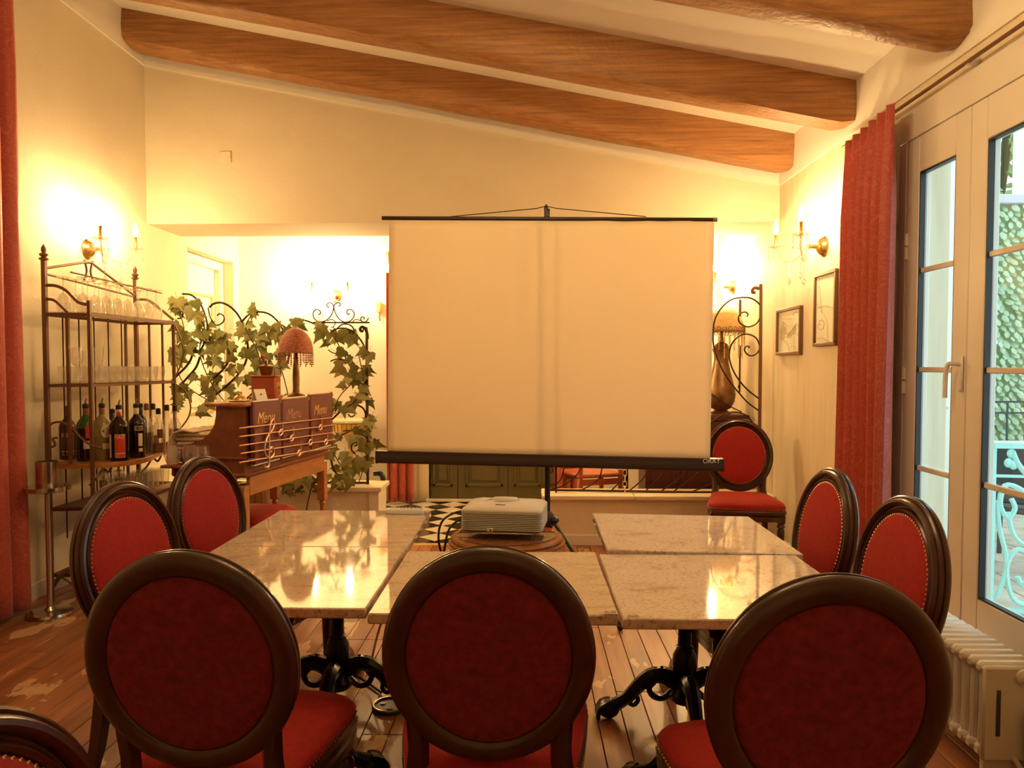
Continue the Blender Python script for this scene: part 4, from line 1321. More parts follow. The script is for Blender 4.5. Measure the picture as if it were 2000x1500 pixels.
label_patch(b2, .055, .075, .125, -75, -28, 'label_white'); label_patch(b2, .055, .14, .215, -62, -30, 'label_red', 'oval_label')
b3 = bottle(198, 4.64, bx(199, 4.64), .352, .057, 'olive_bottle', 'cap_brown', 'pale olive vermouth bottle with a round emblem label', 0, True)
w = MB(); 
for nm, a_, zz, rw, rh, mm in (('round_label', -38, .18, .030, .042, 'label_white'), ('seal', -98, .18, .016, .036, 'leaf_light')):
    vs = [(0, 0, 0)]; vs = []
    ct = radians(a_)
    pts = []
    for k in range(20):
        th = 2 * pi * k / 20; aa = ct + rw * cos(th) / .057
        pts.append((.0582 * cos(aa), .0582 * sin(aa), zz + rh * sin(th)))
    MB().add([(.0585 * cos(ct), .0585 * sin(ct), zz)] + pts, [(0, 1 + k, 1 + (k + 1) % 20) for k in range(20)]).build(nm, M[mm], b3)
ct = radians(-38)
MB().add([(.0592 * cos(ct + u), .0592 * sin(ct + u), .18 + v) for u, v in ((-.42, 0), (0, .018), (.42, 0), (0, -.018))], [(0, 1, 2, 3)]).build('emblem', M['label_dark'], b3)
label_patch(b3, .057, .07, .105, -60, -15, 'label_white')
b4 = bottle(232, 4.60, bx(232, 4.60), .345, .056, 'dark_liquid', 'label_white', 'dark bottle with the red MAT label and red neck seal', 0, True)
label_patch(b4, .056, .022, .165, -88, -28, 'label_white', 'label_border'); label_patch(b4, .056, .052, .162, -86, -30, 'label_red', 'paper_label', .0014); label_patch(b4, .056, .024, .046, -86, -30, 'label_red', 'name_band', .0014)
label_patch(b4, .056, .022, .165, -132, -112, 'label_white', 'side_label')
wrap_text(b4, 'MAT', .030, .056, -60, .146, 'label_white'); wrap_text(b4, 'LE', .018, .056, -74, .035, 'label_white')
MB().sphere((.006, -.014, .285), (.014, .006, .018), 8, 6).build('red_seal', M['label_red'], b4)
b5 = bottle(266, 4.76, bx(266, 4.76), .345, .050, 'dark_liquid', 'label_white', 'dark bottle with a narrow white label and RICA on the shoulder', 0, True)
label_patch(b5, .050, .175, .202, -75, -15, 'label_white', 'band_border'); label_patch(b5, .050, .178, .199, -73, -17, 'dark_liquid', 'name_band', .0012)
wrap_text(b5, 'RICA', .018, .050, -46, .1885, 'label_white')
label_patch(b5, .050, .075, .155, -52, -22, 'label_white'); label_patch(b5, .050, .04, .062, -50, -22, 'label_white', 'lower_label')
def glass_bottle(px, Y, h, r, fill, liq, cap, label):
    t = thing('bottle', label, 'bottle', (bx(px, Y), Y, SH3), 0, 'bottles on the wooden shelf')
    ne = .012; sh = .55
    MB().lathe([(r * .92, 0), (r, .006), (r, h * sh * .95), (r * .93, h * sh), (r * .6, h * (sh + .10)), (ne + .002, h * (sh + .18)), (ne, h * .90)], 16, cap=False).build('glass_body', M['glass'], t)
    MB().lathe([(0, .003), (r * .93, .003), (r * .95, .008), (r * .95, h * fill), (0, h * fill)], 16).build('liquid', M[liq], t)
    MB().lathe([(ne + .003, h * .86), (ne + .004, h * .87), (ne + .003, h * .985), (0, h)], 12).build('cap', M[cap], t)
    return t
glass_bottle(286, 4.96, .335, .040, .42, 'dark_liquid', 'cap_brown', 'clear bottle with a brown cork, half full of dark liqueur')
b7 = glass_bottle(309, 5.02, .30, .044, .22, 'amber_liquid', 'black', 'clear bottle with a dark diamond label and a little amber liquid')
label_patch(b7, .044, .10, .16, -75, -30, 'label_dark')
glass_bottle(326, 5.18, .315, .040, .18, 'amber_liquid', 'black', 'clear bottle with a black cap and pale contents, beside the ivy')
glass_bottle(341, 5.30, .305, .042, .45, 'dark_liquid', 'black', 'rightmost clear bottle on the wooden shelf, half full and dark')
bottle(219, 4.92, bx(219, 4.92), .30, .040, 'brown_bottle', 'black', 'brown bottle in the back row behind the red MAT bottle', 0)
bottle(274, 5.05, bx(274, 5.05), .33, .040, 'dark_liquid', 'black', 'black capped bottle in the back row behind the RICA bottle', 0)
glass_bottle(299, 5.24, .32, .038, .3, 'amber_liquid', 'black', 'clear bottle in the back row behind the corked bottle')

# steel bottle stand on a pole
st = thing('steel_stand', 'polished steel cup on a tall pole stand beside the left curtain', 'stand', (at(92, 950, 4.2).x, 4.2, 0))
MB().lathe([(0, 0), (.118, 0), (.122, .008), (.118, .022), (.03, .030), (.018, .05)], 32).build('base', M['steel'], st)
MB().lathe([(.0145, .04), (.0145, .70)], 14).build('pole', M['steel'], st)
MB().lathe([(.02, .69), (.10, .705), (.118, .712), (.118, .735), (.05, .738)], 28).build('flange', M['steel'], st)
MB().lathe([(.056, .73), (.057, .735), (.057, .875), (.053, .875), (.052, .745), (0, .742)], 26, cap=False).build('cup', M['steel'], st)
# ================================================================== WRITING DESK WITH MENUS
DO = Vector((-1.545, 4.10, 0)); DANG = atan2(.990, .139)
DL = 1.15
dk = thing('writing_desk', 'wooden writing desk with turned legs and curved side panels', 'desk', DO, DANG)
# local: x along the room side (away from camera), y away from the room, z up
for xx in (.035, DL - .035):
    for yy in (.035, .385):
        w = MB().box((xx, yy, .615), (.055, .055, .27), None, .004)
        w.lathe([(.026, .485), (.016, .475), (.024, .462), (.017, .448), (.015, .43), (.022, .36), (.030, .27), (.027, .21), (.015, .165), (.022, .15), (.022, .135), (.015, .12), (.019, .06), (.014, 0)], 14, (xx, yy, 0))
        w.build('leg', M['oak'], dk)
w = MB().box((DL / 2, .016, .745), (DL - .12, .022, .11), None, .003); w.build('front_apron', M['oak'], dk)
for xx in (.016, DL - .016):
    MB().box((xx, .21, .745), (.022, .30, .11), None, .003).build('side_apron', M['mahogany'], dk)
MB().box((DL / 2, .404, .745), (DL - .12, .022, .11), None, .003).build('rear_apron', M['mahogany'], dk)
MB().box((DL / 2, .21, .812), (DL + .03, .45, .024), None, .008).build('writing_board', M['mahogany'], dk)
side = [(0.005, .824), (.375, .824), (.378, .945), (.35, .975), (.30, .99), (.245, 1.01), (.205, 1.045), (.178, 1.09), (.168, 1.14), (.166, 1.19), (.005, 1.19)]
for x0_ in (.0, DL - .022):
    MB().prism(side, x0_, x0_ + .022, 'x').build('side_panel', M['mahogany'], dk)
MB().box((DL / 2, .20, .905), (DL + .02, .40, .016), None, .006).build('moulding', M['mahogany'], dk)
MB().box((DL / 2, .014, 1.007), (DL - .044, .018, .365)).build('back_panel', M['mahogany'], dk)
MB().box((DL / 2, .10, 1.20), (DL + .05, .25, .022), None, .008).build('top_board', M['oak'], dk)

DN = Vector((sin(DANG), -cos(DANG), 0))      # outward normal of the room side
def deskface(px, py, off):
    P = DO + DN * off
    g_ = atplane(px, py, P, DN) - DO
    return Vector((g_.x * cos(DANG) + g_.y * sin(DANG), -g_.x * sin(DANG) + g_.y * cos(DANG), g_.z))
# three menus in the rack
for i, (x0_, x1_, lab) in enumerate(((.03, .36, 'brown Menu folder nearest the camera on the desk front'), (.375, .75, 'middle brown Menu folder on the desk front, its lettering dull'), (.77, 1.13, 'brown Menu folder farthest along the desk front, below the red lamp'))):
    mn = thing('menu_folder', lab, 'menu', DO, DANG, 'menu folders on the desk')
    zt_ = 1.215 + .012 * (i == 2)
    MB().box(((x0_ + x1_) / 2, -.026, (zt_ + .865) / 2), (x1_ - x0_, .030, zt_ - .865), None, .008).build('cover', M['menu'], mn)
    MB().box(((x0_ + x1_) / 2, -.026, (zt_ + .865) / 2), (x1_ - x0_ - .012, .018, zt_ - .855)).build('pages', M['paper'], mn)
    for zz in (zt_ - .012, .876):
        MB().box((x1_ - .012, -.026, zz), (.03, .033, .022), Euler((0, radians(45), 0)), .001).build('corner_clip', M['brass_dark'], mn)
    lx = x0_ + (x1_ - x0_) * .40
    text('gold_lettering', 'Menu', .092, M['gold_print'] if i != 1 else M['copper_wire'], mn, Matrix.Translation((lx, -.0418, 1.118)) @ Matrix.Rotation(pi / 2, 4, 'X'), shear=.35)
# music staff holder
ms = thing('music_staff_rack', 'copper wire music staff with treble clef holding the menus', 'menu rack', DO, DANG)
def wire(pts, r, nm, sub=4):
    MB().tube(smooth_path([deskface(a_, b_, .058) for a_, b_ in pts], sub), r, 6).build(nm, M['copper_wire'], ms)
zc_ = zoomed(340, 700, 4.545, [])
for pts in ([(580, 620), (1410, 525)], [(580, 695), (1430, 590)], [(580, 775), (1430, 655)], [(590, 845), (1430, 720)], [(580, 925), (1430, 785)]):
    q = zoomed(340, 700, 4.545, pts); wire(q, .0042, 'staff_line', 1)
wire(zoomed(340, 700, 4.545, [(800, 945), (805, 965), (830, 965), (842, 930), (842, 850), (842, 740), (845, 640), (860, 560), (880, 545), (888, 580), (870, 630), (835, 680), (810, 740), (802, 810), (815, 860), (845, 885), (875, 865), (885, 825), (870, 790), (848, 800), (845, 825), (862, 830)]), .0078, 'treble_clef')
for (a_, b_, c_) in ((945, 658, 560), (1043, 708, 610), (1108, 838, 740), (1207, 745, 650), (1297, 612, 515), (1345, 742, 650)):
    q0 = deskface(*zoomed(340, 700, 4.545, [(a_, b_)])[0], .058)
    q1 = deskface(*zoomed(340, 700, 4.545, [(a_ + 14, c_)])[0], .058)
    w = MB().tube([(q0.x + .026 * cos(t_), q0.y, q0.z + .016 * sin(t_) + .005 * cos(t_)) for t_ in [2 * pi * k / 14 for k in range(14)]], .0062, 6, closed=True)
    w.tube([(q0.x + .025, q0.y, q0.z), (q0.x + .025, q0.y, q1.z)], .0062, 6)
    w.build('note', M['copper_wire'], ms)
for zz in (.90, 1.08):
    for xx in (.03, 1.16):
        MB().tube([(xx, -.058, zz), (xx, -.004, zz)], .004, 5).build('standoff', M['copper_wire'], ms)
def dpt(x, y, z): 
    return (DO.x + x * cos(DANG) - y * sin(DANG), DO.y + x * sin(DANG) + y * cos(DANG), z)
DT = 1.211
# folded napkins draped over the low part of the desk
for i in range(5):
    nb = thing('napkin', ['cream napkin at the bottom of the folded pile on the desk', 'second cream napkin from the bottom of the folded pile on the desk', 'middle cream napkin of the folded pile on the desk', 'second cream napkin from the top of the folded pile on the desk', 'cream napkin on top of the folded pile on the desk'][i], 'napkin', dpt(.17, .315, .9135 + i * .026), DANG + .04 * (i % 3 - 1), 'folded napkins on the desk')
    L = []
    for k in range(9):
        y = -.085 + .024 * k * (1 + .02 * i)
        e = 1 - abs(k - 4) / 4
        L.append([(-.13, y, .001), (.13, y, .001), (.135, y, .013), (.12, y, .022 + .003 * e + .002 * sin(k * 1.9 + i)), (0, y, .0235 + .002 * sin(k * 2.3 + i)), (-.12, y, .022 + .003 * e), (-.135, y, .013)])
    MB().rings(L).build('folds', M['cloth'], nb, ang=70)
dc = thing('draped_cloth', 'cream cloth hanging over the edge of the desk beside the napkins', 'cloth', dpt(.12, .40, .0), DANG)
L = []
for k in range(11):
    x = -.13 + .026 * k
    wv = .010 * sin(k * 1.7)
    L.append([(x, -.10, 1.048), (x, -.03, 1.062 + wv * .3), (x, .025, 1.045), (x, .052, 1.0), (x, .062 + wv, .93), (x, .064 + wv * 1.3, .86), (x, .060 + wv * 1.3, .86), (x, .054 + wv, .93), (x, .044, 1.0), (x, .02, 1.038), (x, -.03, 1.054), (x, -.10, 1.044)])
MB().rings(L).build('cloth', M['cloth'], dc, ang=70)
# stemless glasses on the desk shoulder
MB().box((-.065, .27, .868), (.125, .31, .016), None, .004).build('side_ledge', M['mahogany'], dk)
for yy in (.15, .39): MB().box((-.035, yy, .835), (.06, .016, .05), None, .003).build('ledge_bracket', M['mahogany'], dk)
for i, (xx, yy, lab) in enumerate(((-.085, .375, 'stemless wine glass at the left end of the desk ledge'), (-.05, .29, 'stemless wine glass in the middle of the desk ledge'), (-.085, .205, 'stemless wine glass at the right end of the desk ledge'))):
    t = thing('stemless_glass', lab, 'glass', dpt(xx, yy, .8762), 0, 'stemless glasses on the desk')
    MB().lathe([(0, .003), (.024, .003), (.036, .018), (.044, .045), (.043, .07), (.036, .105)], 18, cap=False).build('bowl', M['glass'], t)
    MB().lathe([(0, 0), (.022, 0), (.024, .004), (0, .006)], 16).build('base', M['glass'], t)

# red beaded lamp on the desk
lx_ = .86
lm = thing('beaded_lamp', 'table lamp with red beaded dome shade on the desk', 'lamp', dpt(lx_, .10, DT), DANG)
MB().lathe([(0, 0), (.055, 0), (.058, .008), (.05, .016), (.024, .024), (.021, .05), (.023, .12), (.020, .19), (.014, .24), (.018, .25), (.010, .26), (.008, .31)], 18).build('base', M['brass_dark'], lm)
MB().lathe([(.112, .285), (.111, .32), (.100, .365), (.08, .405), (.052, .435), (.02, .450), (.012, .452)], 30, cap=False).build('shade', M['bead_red'], lm)
fr = random.Random(5)
for k in range(34):
    a = 2 * pi * k / 34; Lg = .055 + .035 * abs(sin(k * 1.3)) + fr.uniform(0, .015)
    w = MB()
    n_ = int(Lg / .012)
    for j in range(n_): w.sphere((.109 * cos(a), .109 * sin(a), .282 - j * .012), .0052, 5, 4)
    w.build('bead_strand', M['bead_red'], lm)
# wooden coffee grinder
cgx = .47
cf = thing('coffee_grinder', 'wooden box coffee mill with metal fittings on the desk', 'coffee mill', dpt(cgx, .11, DT), DANG + .25)
MB().box((0, 0, .012), (.20, .16, .020), None, .004).build('base_board', M['red_wood'], cf)
MB().box((0, 0, .078), (.17, .135, .112), None, .003).build('box', M['red_wood'], cf)
MB().box((0, -.0685, .070), (.12, .006, .062), None, .002).build('drawer', M['oak'], cf)
MB().sphere((0, -.078, .07), .008, 8, 6).build('drawer_knob', M['brass_nail'], cf)
MB().box((0, 0, .139), (.19, .15, .010), None, .003).build('top_board', M['red_wood'], cf)
MB().tube(smooth_path([(-.09, -.07, .144), (-.075, -.065, .18), (.0, -.06, .19), (.075, -.065, .18), (.09, -.07, .144)], 3), .004, 5).build('handle_rail', M['brass_dark'], cf)
MB().lathe([(.03, .144), (.036, .155), (.040, .185), (.05, .195), (.05, .201), (.03, .205), (.012, .212), (.010, .235)], 16).build('hopper', M['brass_dark'], cf)
MB().box((-.03, 0, .234), (.11, .014, .008), None, .003).build('crank', M['brass_dark'], cf)
MB().lathe([(.006, .236), (.013, .245), (.013, .262), (.0, .27)], 10, (-.082, 0, 0)).build('crank_knob', M['red_wood'], cf)
for sx in (-.085, .085):
    for sy in (-.065, .065): MB().sphere((sx, sy, -.0), (.008, .008, .008), 6, 5).build('foot', M['brass_dark'], cf)
# service bell on a dish
sb = thing('service_bell', 'small brass bell on a leafy dish on the desk', 'bell', dpt(.13, .10, DT))
MB().lathe([(.0, 0), (.05, .0), (.06, .006), (.056, .008), (.0, .005)], 20).build('dish', M['brass_nail'], sb)
MB().lathe([(.034, .006), (.036, .012), (.030, .026), (.014, .036), (.008, .038), (.010, .045), (.0, .05)], 18).build('bell', M['gold'], sb)
# white tent card
tc_ = thing('tent_card', 'small white card standing on the desk beside the coffee mill', 'card', dpt(.285, .06, DT), DANG - .35)
MB().prism([(-.026, 0), (-.001, .066), (.001, .066), (.026, 0), (.023, 0), (0, .060), (-.023, 0)], -.042, .042, 'x').build('card', M['paper'], tc_)
MB().box((0, -.0148, .036), (.012, .001, .008), Euler((radians(-21), 0, 0))).build('print', M['grey_metal'], tc_)
# steel bucket below the desk
bk = thing('steel_bucket', 'pale metal bucket on the floor beneath the desk', 'bucket', (*at(505, 950, 5.58).xy, 0))
MB().lathe([(0, .01), (.11, .0), (.12, .01), (.15, .52), (.155, .53), (.145, .53), (.11, .02), (0, .02)], 28, cap=False).build('shell', M['steel'], bk)
MB().tube([(.152 * cos(2 * pi * k / 28), .152 * sin(2 * pi * k / 28), .53) for k in range(28)], .005, 6, closed=True).build('rim', M['steel'], bk)
cable('lamp_cord', [dpt(.93, .17, 1.215), dpt(.95, .225, 1.214), dpt(.98, .30, 1.12), dpt(1.0, .47, .93), dpt(1.02, .47, .60), at(614, 925, 5.42), at(606, 960, 5.50), at(598, 1000, 5.50), at(592, 1060, 5.5)], .004, 'black lamp cord hanging below the desk to the floor')
# ================================================================== IRON TRELLIS WITH IVY (left low wall)
TY = 6.04
CAPZ = .458
tp = at(718, 900, TY)
tl = thing('iron_trellis', 'scrolled wrought iron trellis standing on the left low wall', 'trellis', (-2.0, TY, CAPZ))
def tloc(P): return (P.x + 2.0, P.y - TY, P.z - CAPZ)
def iron(pts, r, nm='scroll', par=None, m='thin_iron', Y=TY, sub=4, lc=None):
    lc = lc or tloc
    P = smooth_path([lc(at(a_, b_, Y)) for a_, b_ in pts], sub)
    return MB().tube(P, r, 6).build(nm, M[m], par or tl)
xp = tp.x + 2.0
MB().tube(smooth_path([(xp, 0, 0), (xp, 0, .5), (xp, 0, 1.2), tloc(at(718, 662, TY)), tloc(at(715, 645, TY)), tloc(at(708, 638, TY)), tloc(at(703, 643, TY)), tloc(at(707, 648, TY))], 3), .012, 6).build('end_post', M['thin_iron'], tl)
MB().tube([(-.85, 0, .012), (xp, 0, .012)], .011, 4).build('bottom_rail', M['thin_iron'], tl)
Z1 = lambda pts: zoomed(590, 590, 8.82, pts)
Z3 = lambda pts: zoomed(300, 430, 3.75, pts)
Z4 = lambda pts: zoomed(340, 700, 4.545, pts)
iron([(612, 630), (722, 630)], .007, 'top_rail', sub=1)
iron(Z1([(275, 200), (300, 215), (318, 180), (290, 135), (230, 135), (190, 190), (205, 275), (280, 332), (370, 335), (460, 280), (520, 190), (545, 90), (525, 35), (470, 12), (430, 40), (440, 85), (475, 85)]), .005)
iron(Z1([(820, 195), (800, 215), (770, 180), (790, 135), (850, 130), (895, 190), (885, 265), (820, 330), (730, 345), (640, 290), (580, 200), (548, 90), (570, 35), (620, 10), (660, 30), (650, 65), (620, 65)]), .005)
iron(Z1([(1145, 270), (1110, 330), (1060, 345), (1020, 320), (1010, 280), (1040, 255), (1075, 270), (1060, 300)]), .005)
iron(Z1([(430, 330), (480, 305), (540, 310), (575, 345), (560, 390), (530, 440), (505, 420)]), .004)
iron(Z1([(870, 350), (900, 310), (960, 305), (1010, 320)]), .004)
iron(Z1([(600, 460), (680, 390), (780, 380), (860, 420), (895, 500), (870, 575), (820, 590), (775, 555), (790, 510), (825, 520), (820, 545)]), .006)
iron(Z1([(490, 530), (560, 475), (660, 450), (780, 460), (900, 530), (1000, 640), (1070, 760), (1115, 870)]), .007)
iron(Z1([(1010, 480), (1010, 510), (1050, 505), (1055, 460), (1085, 435), (1130, 450)]), .006)
iron(Z1([(490, 1020), (560, 990), (640, 985), (720, 995), (800, 1060), (850, 1140), (860, 1260), (820, 1400)]), .006)
iron(Z1([(450, 820), (520, 870), (600, 885), (680, 860)]), .005)
iron(Z1([(590, 1160), (640, 1160), (650, 1200), (625, 1225)]), .005)
iron(Z3([(410, 640), (440, 612), (500, 605), (570, 640), (630, 710), (665, 790), (685, 880), (690, 960), (670, 1050), (620, 1130), (560, 1190), (480, 1260), (400, 1320)]), .009)
iron(Z3([(400, 640), (420, 720), (460, 770), (510, 745), (515, 705), (485, 685), (465, 700)]), .006)
iron(Z3([(430, 835), (480, 832), (540, 880), (565, 930), (560, 1000), (520, 1080), (450, 1150), (390, 1190)]), .009)
iron(Z3([(650, 740), (700, 690), (770, 672), (840, 685), (900, 730), (940, 790), (980, 880), (995, 960), (985, 1040)]), .008)
iron(Z3([(1000, 760), (1040, 740), (1100, 733), (1160, 752), (1190, 770)]), .007)
iron(Z3([(860, 1075), (800, 1160), (740, 1250), (685, 1305)]), .008)
iron(Z3([(285, 900), (280, 1000), (240, 1070), (180, 1130), (130, 1180)]), .009)
iron(Z3([(340, 1000), (310, 1080), (250, 1150), (180, 1230)]), .009)
iron(Z3([(210, 540), (280, 550), (340, 610), (380, 700), (395, 790), (380, 880), (340, 960)]), .008)
iron(Z3([(150, 640), (190, 640), (215, 675), (205, 715), (175, 720)]), .007)
iron(Z4([(1400, 545), (1500, 450), (1590, 390), (1650, 310), (1700, 210), (1720, 120)]), .008)
iron(Z4([(1630, 415), (1680, 445), (1702, 510), (1670, 585), (1580, 635), (1490, 680), (1425, 745)]), .008)
iron(Z4([(1545, 495), (1575, 520), (1605, 500)]), .006)
iron(Z4([(1600, 775), (1625, 770), (1615, 745), (1580, 765), (1575, 810), (1610, 850)]), .008)
iron(Z4([(1500, 645), (1560, 640), (1640, 650), (1700, 700), (1730, 740)]), .006)
iron(Z4([(1390, 880), (1420, 990), (1500, 1075), (1600, 1125), (1728, 1150)]), .009)
iron(Z4([(950, 1090), (1000, 1130), (1060, 1150)]), .007)

# ---------------- ivy
iv = thing('ivy_plant', 'green ivy climbing over the scrolled iron trellis', 'ivy', (-2.0, TY, CAPZ))
def leaf_mesh(seed, m):
    r = random.Random(seed)
    pts = [(0, -.05), (.16, -.14), (.40, -.08), (.33, .14), (.50, .34), (.24, .38), (.13, .62), (0, 1.0), (-.13, .62), (-.24, .38), (-.50, .34), (-.33, .14), (-.40, -.08), (-.16, -.14)]
    pts = [(x * r.uniform(.85, 1.15), y * r.uniform(.92, 1.06)) for x, y in pts]
    vs = [(0, .25, .06)] + [(x, y, -.28 * x * x - .10 * max(0, y - .4) + r.uniform(-.03, .03)) for x, y in pts]
    n = len(pts)
    w = MB().add(vs, [(0, 1 + k, 1 + (k + 1) % n) for k in range(n)])
    w.tube([(0, -.05, 0), (.02, -.30, .04), (.0, -.5, .0)], .014, 3)
    o = w.build('leaf', M[m], None, ang=80)
    d = o.data; bpy.data.objects.remove(o); return d
LM = [leaf_mesh(1, 'leaf'), leaf_mesh(2, 'leaf'), leaf_mesh(3, 'leaf_light'), leaf_mesh(4, 'leaf'), leaf_mesh(5, 'leaf_light')]
CL = [(345, 590, 24, 9), (375, 608, 22, 8), (400, 640, 22, 8), (360, 660, 28, 8), (345, 700, 22, 6), (410, 690, 26, 9), (440, 655, 14, 4), (450, 695, 28, 9), (420, 740, 22, 6), (360, 750, 30, 8), (395, 780, 26, 7),
      (480, 640, 20, 7), (495, 606, 10, 3), (500, 680, 30, 13), (530, 650, 22, 7), (490, 730, 26, 8), (540, 700, 22, 8), (520, 760, 20, 5), (560, 660, 18, 6), (582, 628, 13, 4), (455, 770, 22, 5),
      (660, 660, 24, 9), (692, 652, 14, 4), (668, 700, 24, 8), (703, 725, 16, 6), (716, 690, 9, 3), (690, 750, 26, 8), (660, 780, 22, 6), (706, 780, 16, 5), (722, 822, 10, 6), (702, 850, 16, 6), (722, 870, 10, 5),
      (685, 900, 26, 9), (664, 928, 24, 9), (715, 905, 14, 6), (643, 880, 16, 5), (582, 928, 26, 11), (560, 945, 16, 6), (602, 942, 16, 5), (655, 850, 9, 3), (340, 785, 16, 4), (628, 640, 12, 4)]
lr = random.Random(11)
nleaf = 0
for cx, cy, rr, n in CL:
    for _ in range(n):
        a = lr.uniform(0, 2 * pi); q = rr * sqrt(lr.random())
        Yl = TY + lr.uniform(-.07, .05)
        P = at(cx + q * cos(a), cy + q * sin(a), Yl)
        s = lr.uniform(.082, .132)
        P.x = max(P.x, XL + .16)
        if P.z < CAPZ + .06: P = at(cx + q * cos(a), cy + q * sin(a), YL0 - .09); P.z = max(P.z, CAPZ - .03)
        o = bpy.data.objects.new('leaf', lr.choice(LM)); COL.objects.link(o)
        o.location = tloc(P); o.parent = iv; o.scale = (s, s, s)
        o.rotation_euler = (radians(90) + lr.uniform(-.6, .6), lr.uniform(-.5, .5), lr.uniform(-.7, .7))
        o.rotation_euler = (Matrix.Rotation(lr.uniform(-.6, .6), 3, 'Z') @ Matrix.Rotation(radians(90) + lr.uniform(-.65, .5), 3, 'X') @ Matrix.Rotation(pi + lr.uniform(-1.3, 1.3), 3, 'Z')).to_euler()
        nleaf += 1
vines = [[(582, 945), (560, 880), (540, 800), (520, 740), (500, 680), (480, 640), (495, 610)], [(570, 945), (480, 830), (420, 760), (390, 690), (400, 640), (370, 600), (335, 580)],
         [(690, 945), (660, 900), (640, 850), (660, 780), (690, 740), (670, 690), (650, 655)], [(700, 945), (722, 870), (718, 800), (710, 740), (700, 690)], [(600, 940), (560, 760), (545, 690), (575, 640)],
         [(440, 800), (360, 750), (345, 690), (360, 650), (345, 590)]]
for vpts in vines:
    P = smooth_path([tloc(at(a_, b_, TY - .02 + lr.uniform(-.02, .02))) for a_, b_ in vpts], 5)
    MB().tube(P, .0045, 5).build('vine', M['vine'], iv)

# ================================================================== IRON RAILING (right low wall)
RY = 6.05
CAPR = .395
rl = thing('iron_railing', 'wrought iron scroll railing standing on the right low wall', 'railing', (1.0, RY, CAPR))
def rloc(P): return (P.x - 1.0, P.y - RY, P.z - CAPR)
Z5 = lambda pts: zoomed(1380, 560, 5.556, pts)
Z6 = lambda pts: zoomed(1050, 880, 5.405, pts)
def rir(pts, r, nm='scroll', m='thin_iron', sub=4): return iron(pts, r, nm, rl, m, RY, sub, rloc)
pp = at(1484, 800, RY); xr_ = pp.x - 1.0
q = rloc(at(1486, 575, RY))
MB().tube(smooth_path([(xr_, 0, 0), (xr_, 0, .6), q, rloc(at(1484, 567, RY)), rloc(at(1477, 562, RY)), rloc(at(1470, 565, RY)), rloc(at(1470, 571, RY)), rloc(at(1475, 571, RY))], 3), .014, 6).build('end_post', M['bronze_iron'], rl)
rir(Z5([(435, 325), (450, 300), (420, 275), (370, 290), (345, 345), (370, 400), (450, 437), (540, 400), (585, 320), (590, 240), (560, 175), (480, 125), (380, 118), (270, 140), (170, 220), (100, 330), (75, 430), (70, 560), (80, 650), (110, 760), (170, 900), (260, 1040), (350, 1150), (450, 1260), (575, 1350)]), .0065)
rir(Z5([(460, 670), (455, 645), (420, 655), (415, 700), (460, 745), (520, 740), (570, 690), (572, 630), (540, 560), (470, 520), (400, 518), (320, 560), (265, 640), (245, 740), (265, 850), (310, 950), (380, 1050), (470, 1140), (570, 1215)]), .0065)
rir(Z5([(50, 1160), (200, 1270), (380, 1360)]), .005)
rir(Z5([(40, 1480), (120, 1420), (220, 1375), (310, 1360), (410, 1385), (490, 1460), (540, 1560)]), .006)
rir([(1074, 957), (1485, 963)], .010, 'bottom_rail', sub=1)
for pts in ([(130, 365), (200, 350), (250, 290), (280, 180)], [(130, 410), (250, 380), (380, 290), (450, 200), (490, 80)], [(470, 415), (600, 340), (660, 270), (690, 120)], [(785, 415), (880, 320), (940, 220), (975, 90)], [(975, 420), (1080, 330), (1150, 240), (1210, 100)],
            [(1145, 420), (1250, 320), (1330, 230), (1410, 90)], [(1300, 430), (1450, 330), (1550, 240), (1640, 110)], [(1430, 435), (1560, 340), (1680, 240), (1800, 110)], [(1620, 435), (1720, 400), (1850, 340), (2000, 220)], [(1850, 180), (1920, 250), (2020, 310)]):
    rir(Z6(pts), .0055, 'curved_rod')
rir(Z6([(130, 160), (160, 190), (155, 225), (128, 225), (130, 200), (145, 200)]), .006)
xa = at(1086, 900, RY).x - 1.0
MB().tube([(xa, 0, 0), (xa, 0, 1.05)], .010, 4).build('end_post', M['thin_iron'], rl)
w = MB()
for k, zz in enumerate((.16, .115, .07, .03)):
    a_ = at(1220, 945, RY).x - 1.0
    MB().tube([(a_ + (.016 * cos(t_) if k % 2 == 0 else 0), -.012 + (.016 * cos(t_) if k % 2 else 0), zz + .026 * sin(t_)) for t_ in [2 * pi * j / 14 for j in range(14)]], .004, 5, closed=True).build('chain_link', M['brass_nail'], rl)

# ================================================================== BACK ROOM FURNITURE
# sideboard with the amber lamp
SBZ = .99
sbx0, sbx1 = at(1255, 900, 6.55).x, 1.90
sd = thing('sideboard', 'dark red wooden sideboard behind the iron railing', 'sideboard', ((sbx0 + sbx1) / 2, 6.72, 0))
sw = (sbx1 - sbx0)
MB().box((0, 0, .50), (sw - .04, .40, .86), None, .004).build('body', M['dark_red'], sd)
MB().box((0, 0, SBZ - .018), (sw, .46, .036), None, .008).build('top', M['dark_red'], sd)
MB().box((0, 0, .035), (sw - .02, .42, .07), None, .004).build('plinth', M['dark_red'], sd)
for k in range(3):
    xx = -sw / 2 + sw * (k + .5) / 3
    d_ = MB().box((xx, -.206, .47), (sw / 3 - .04, .016, .72), None, .004).build('door', M['dark_red'], sd)
    MB().box((xx, -.216, .47), (sw / 3 - .14, .010, .56), None, .006).build('door_panel', M['dark_red'], d_)
    MB().sphere((xx + sw / 6 - .05, -.222, .55), .011, 8, 6).build('knob', M['brass_nail'], d_)
al = thing('amber_lamp', 'table lamp with amber beaded dome shade and brass vase base', 'lamp', (at(1408, 780, 6.70).x, 6.70, SBZ))
k_ = 6.70 / 1480
def lz(py): return at(1408, py, 6.70).z - SBZ
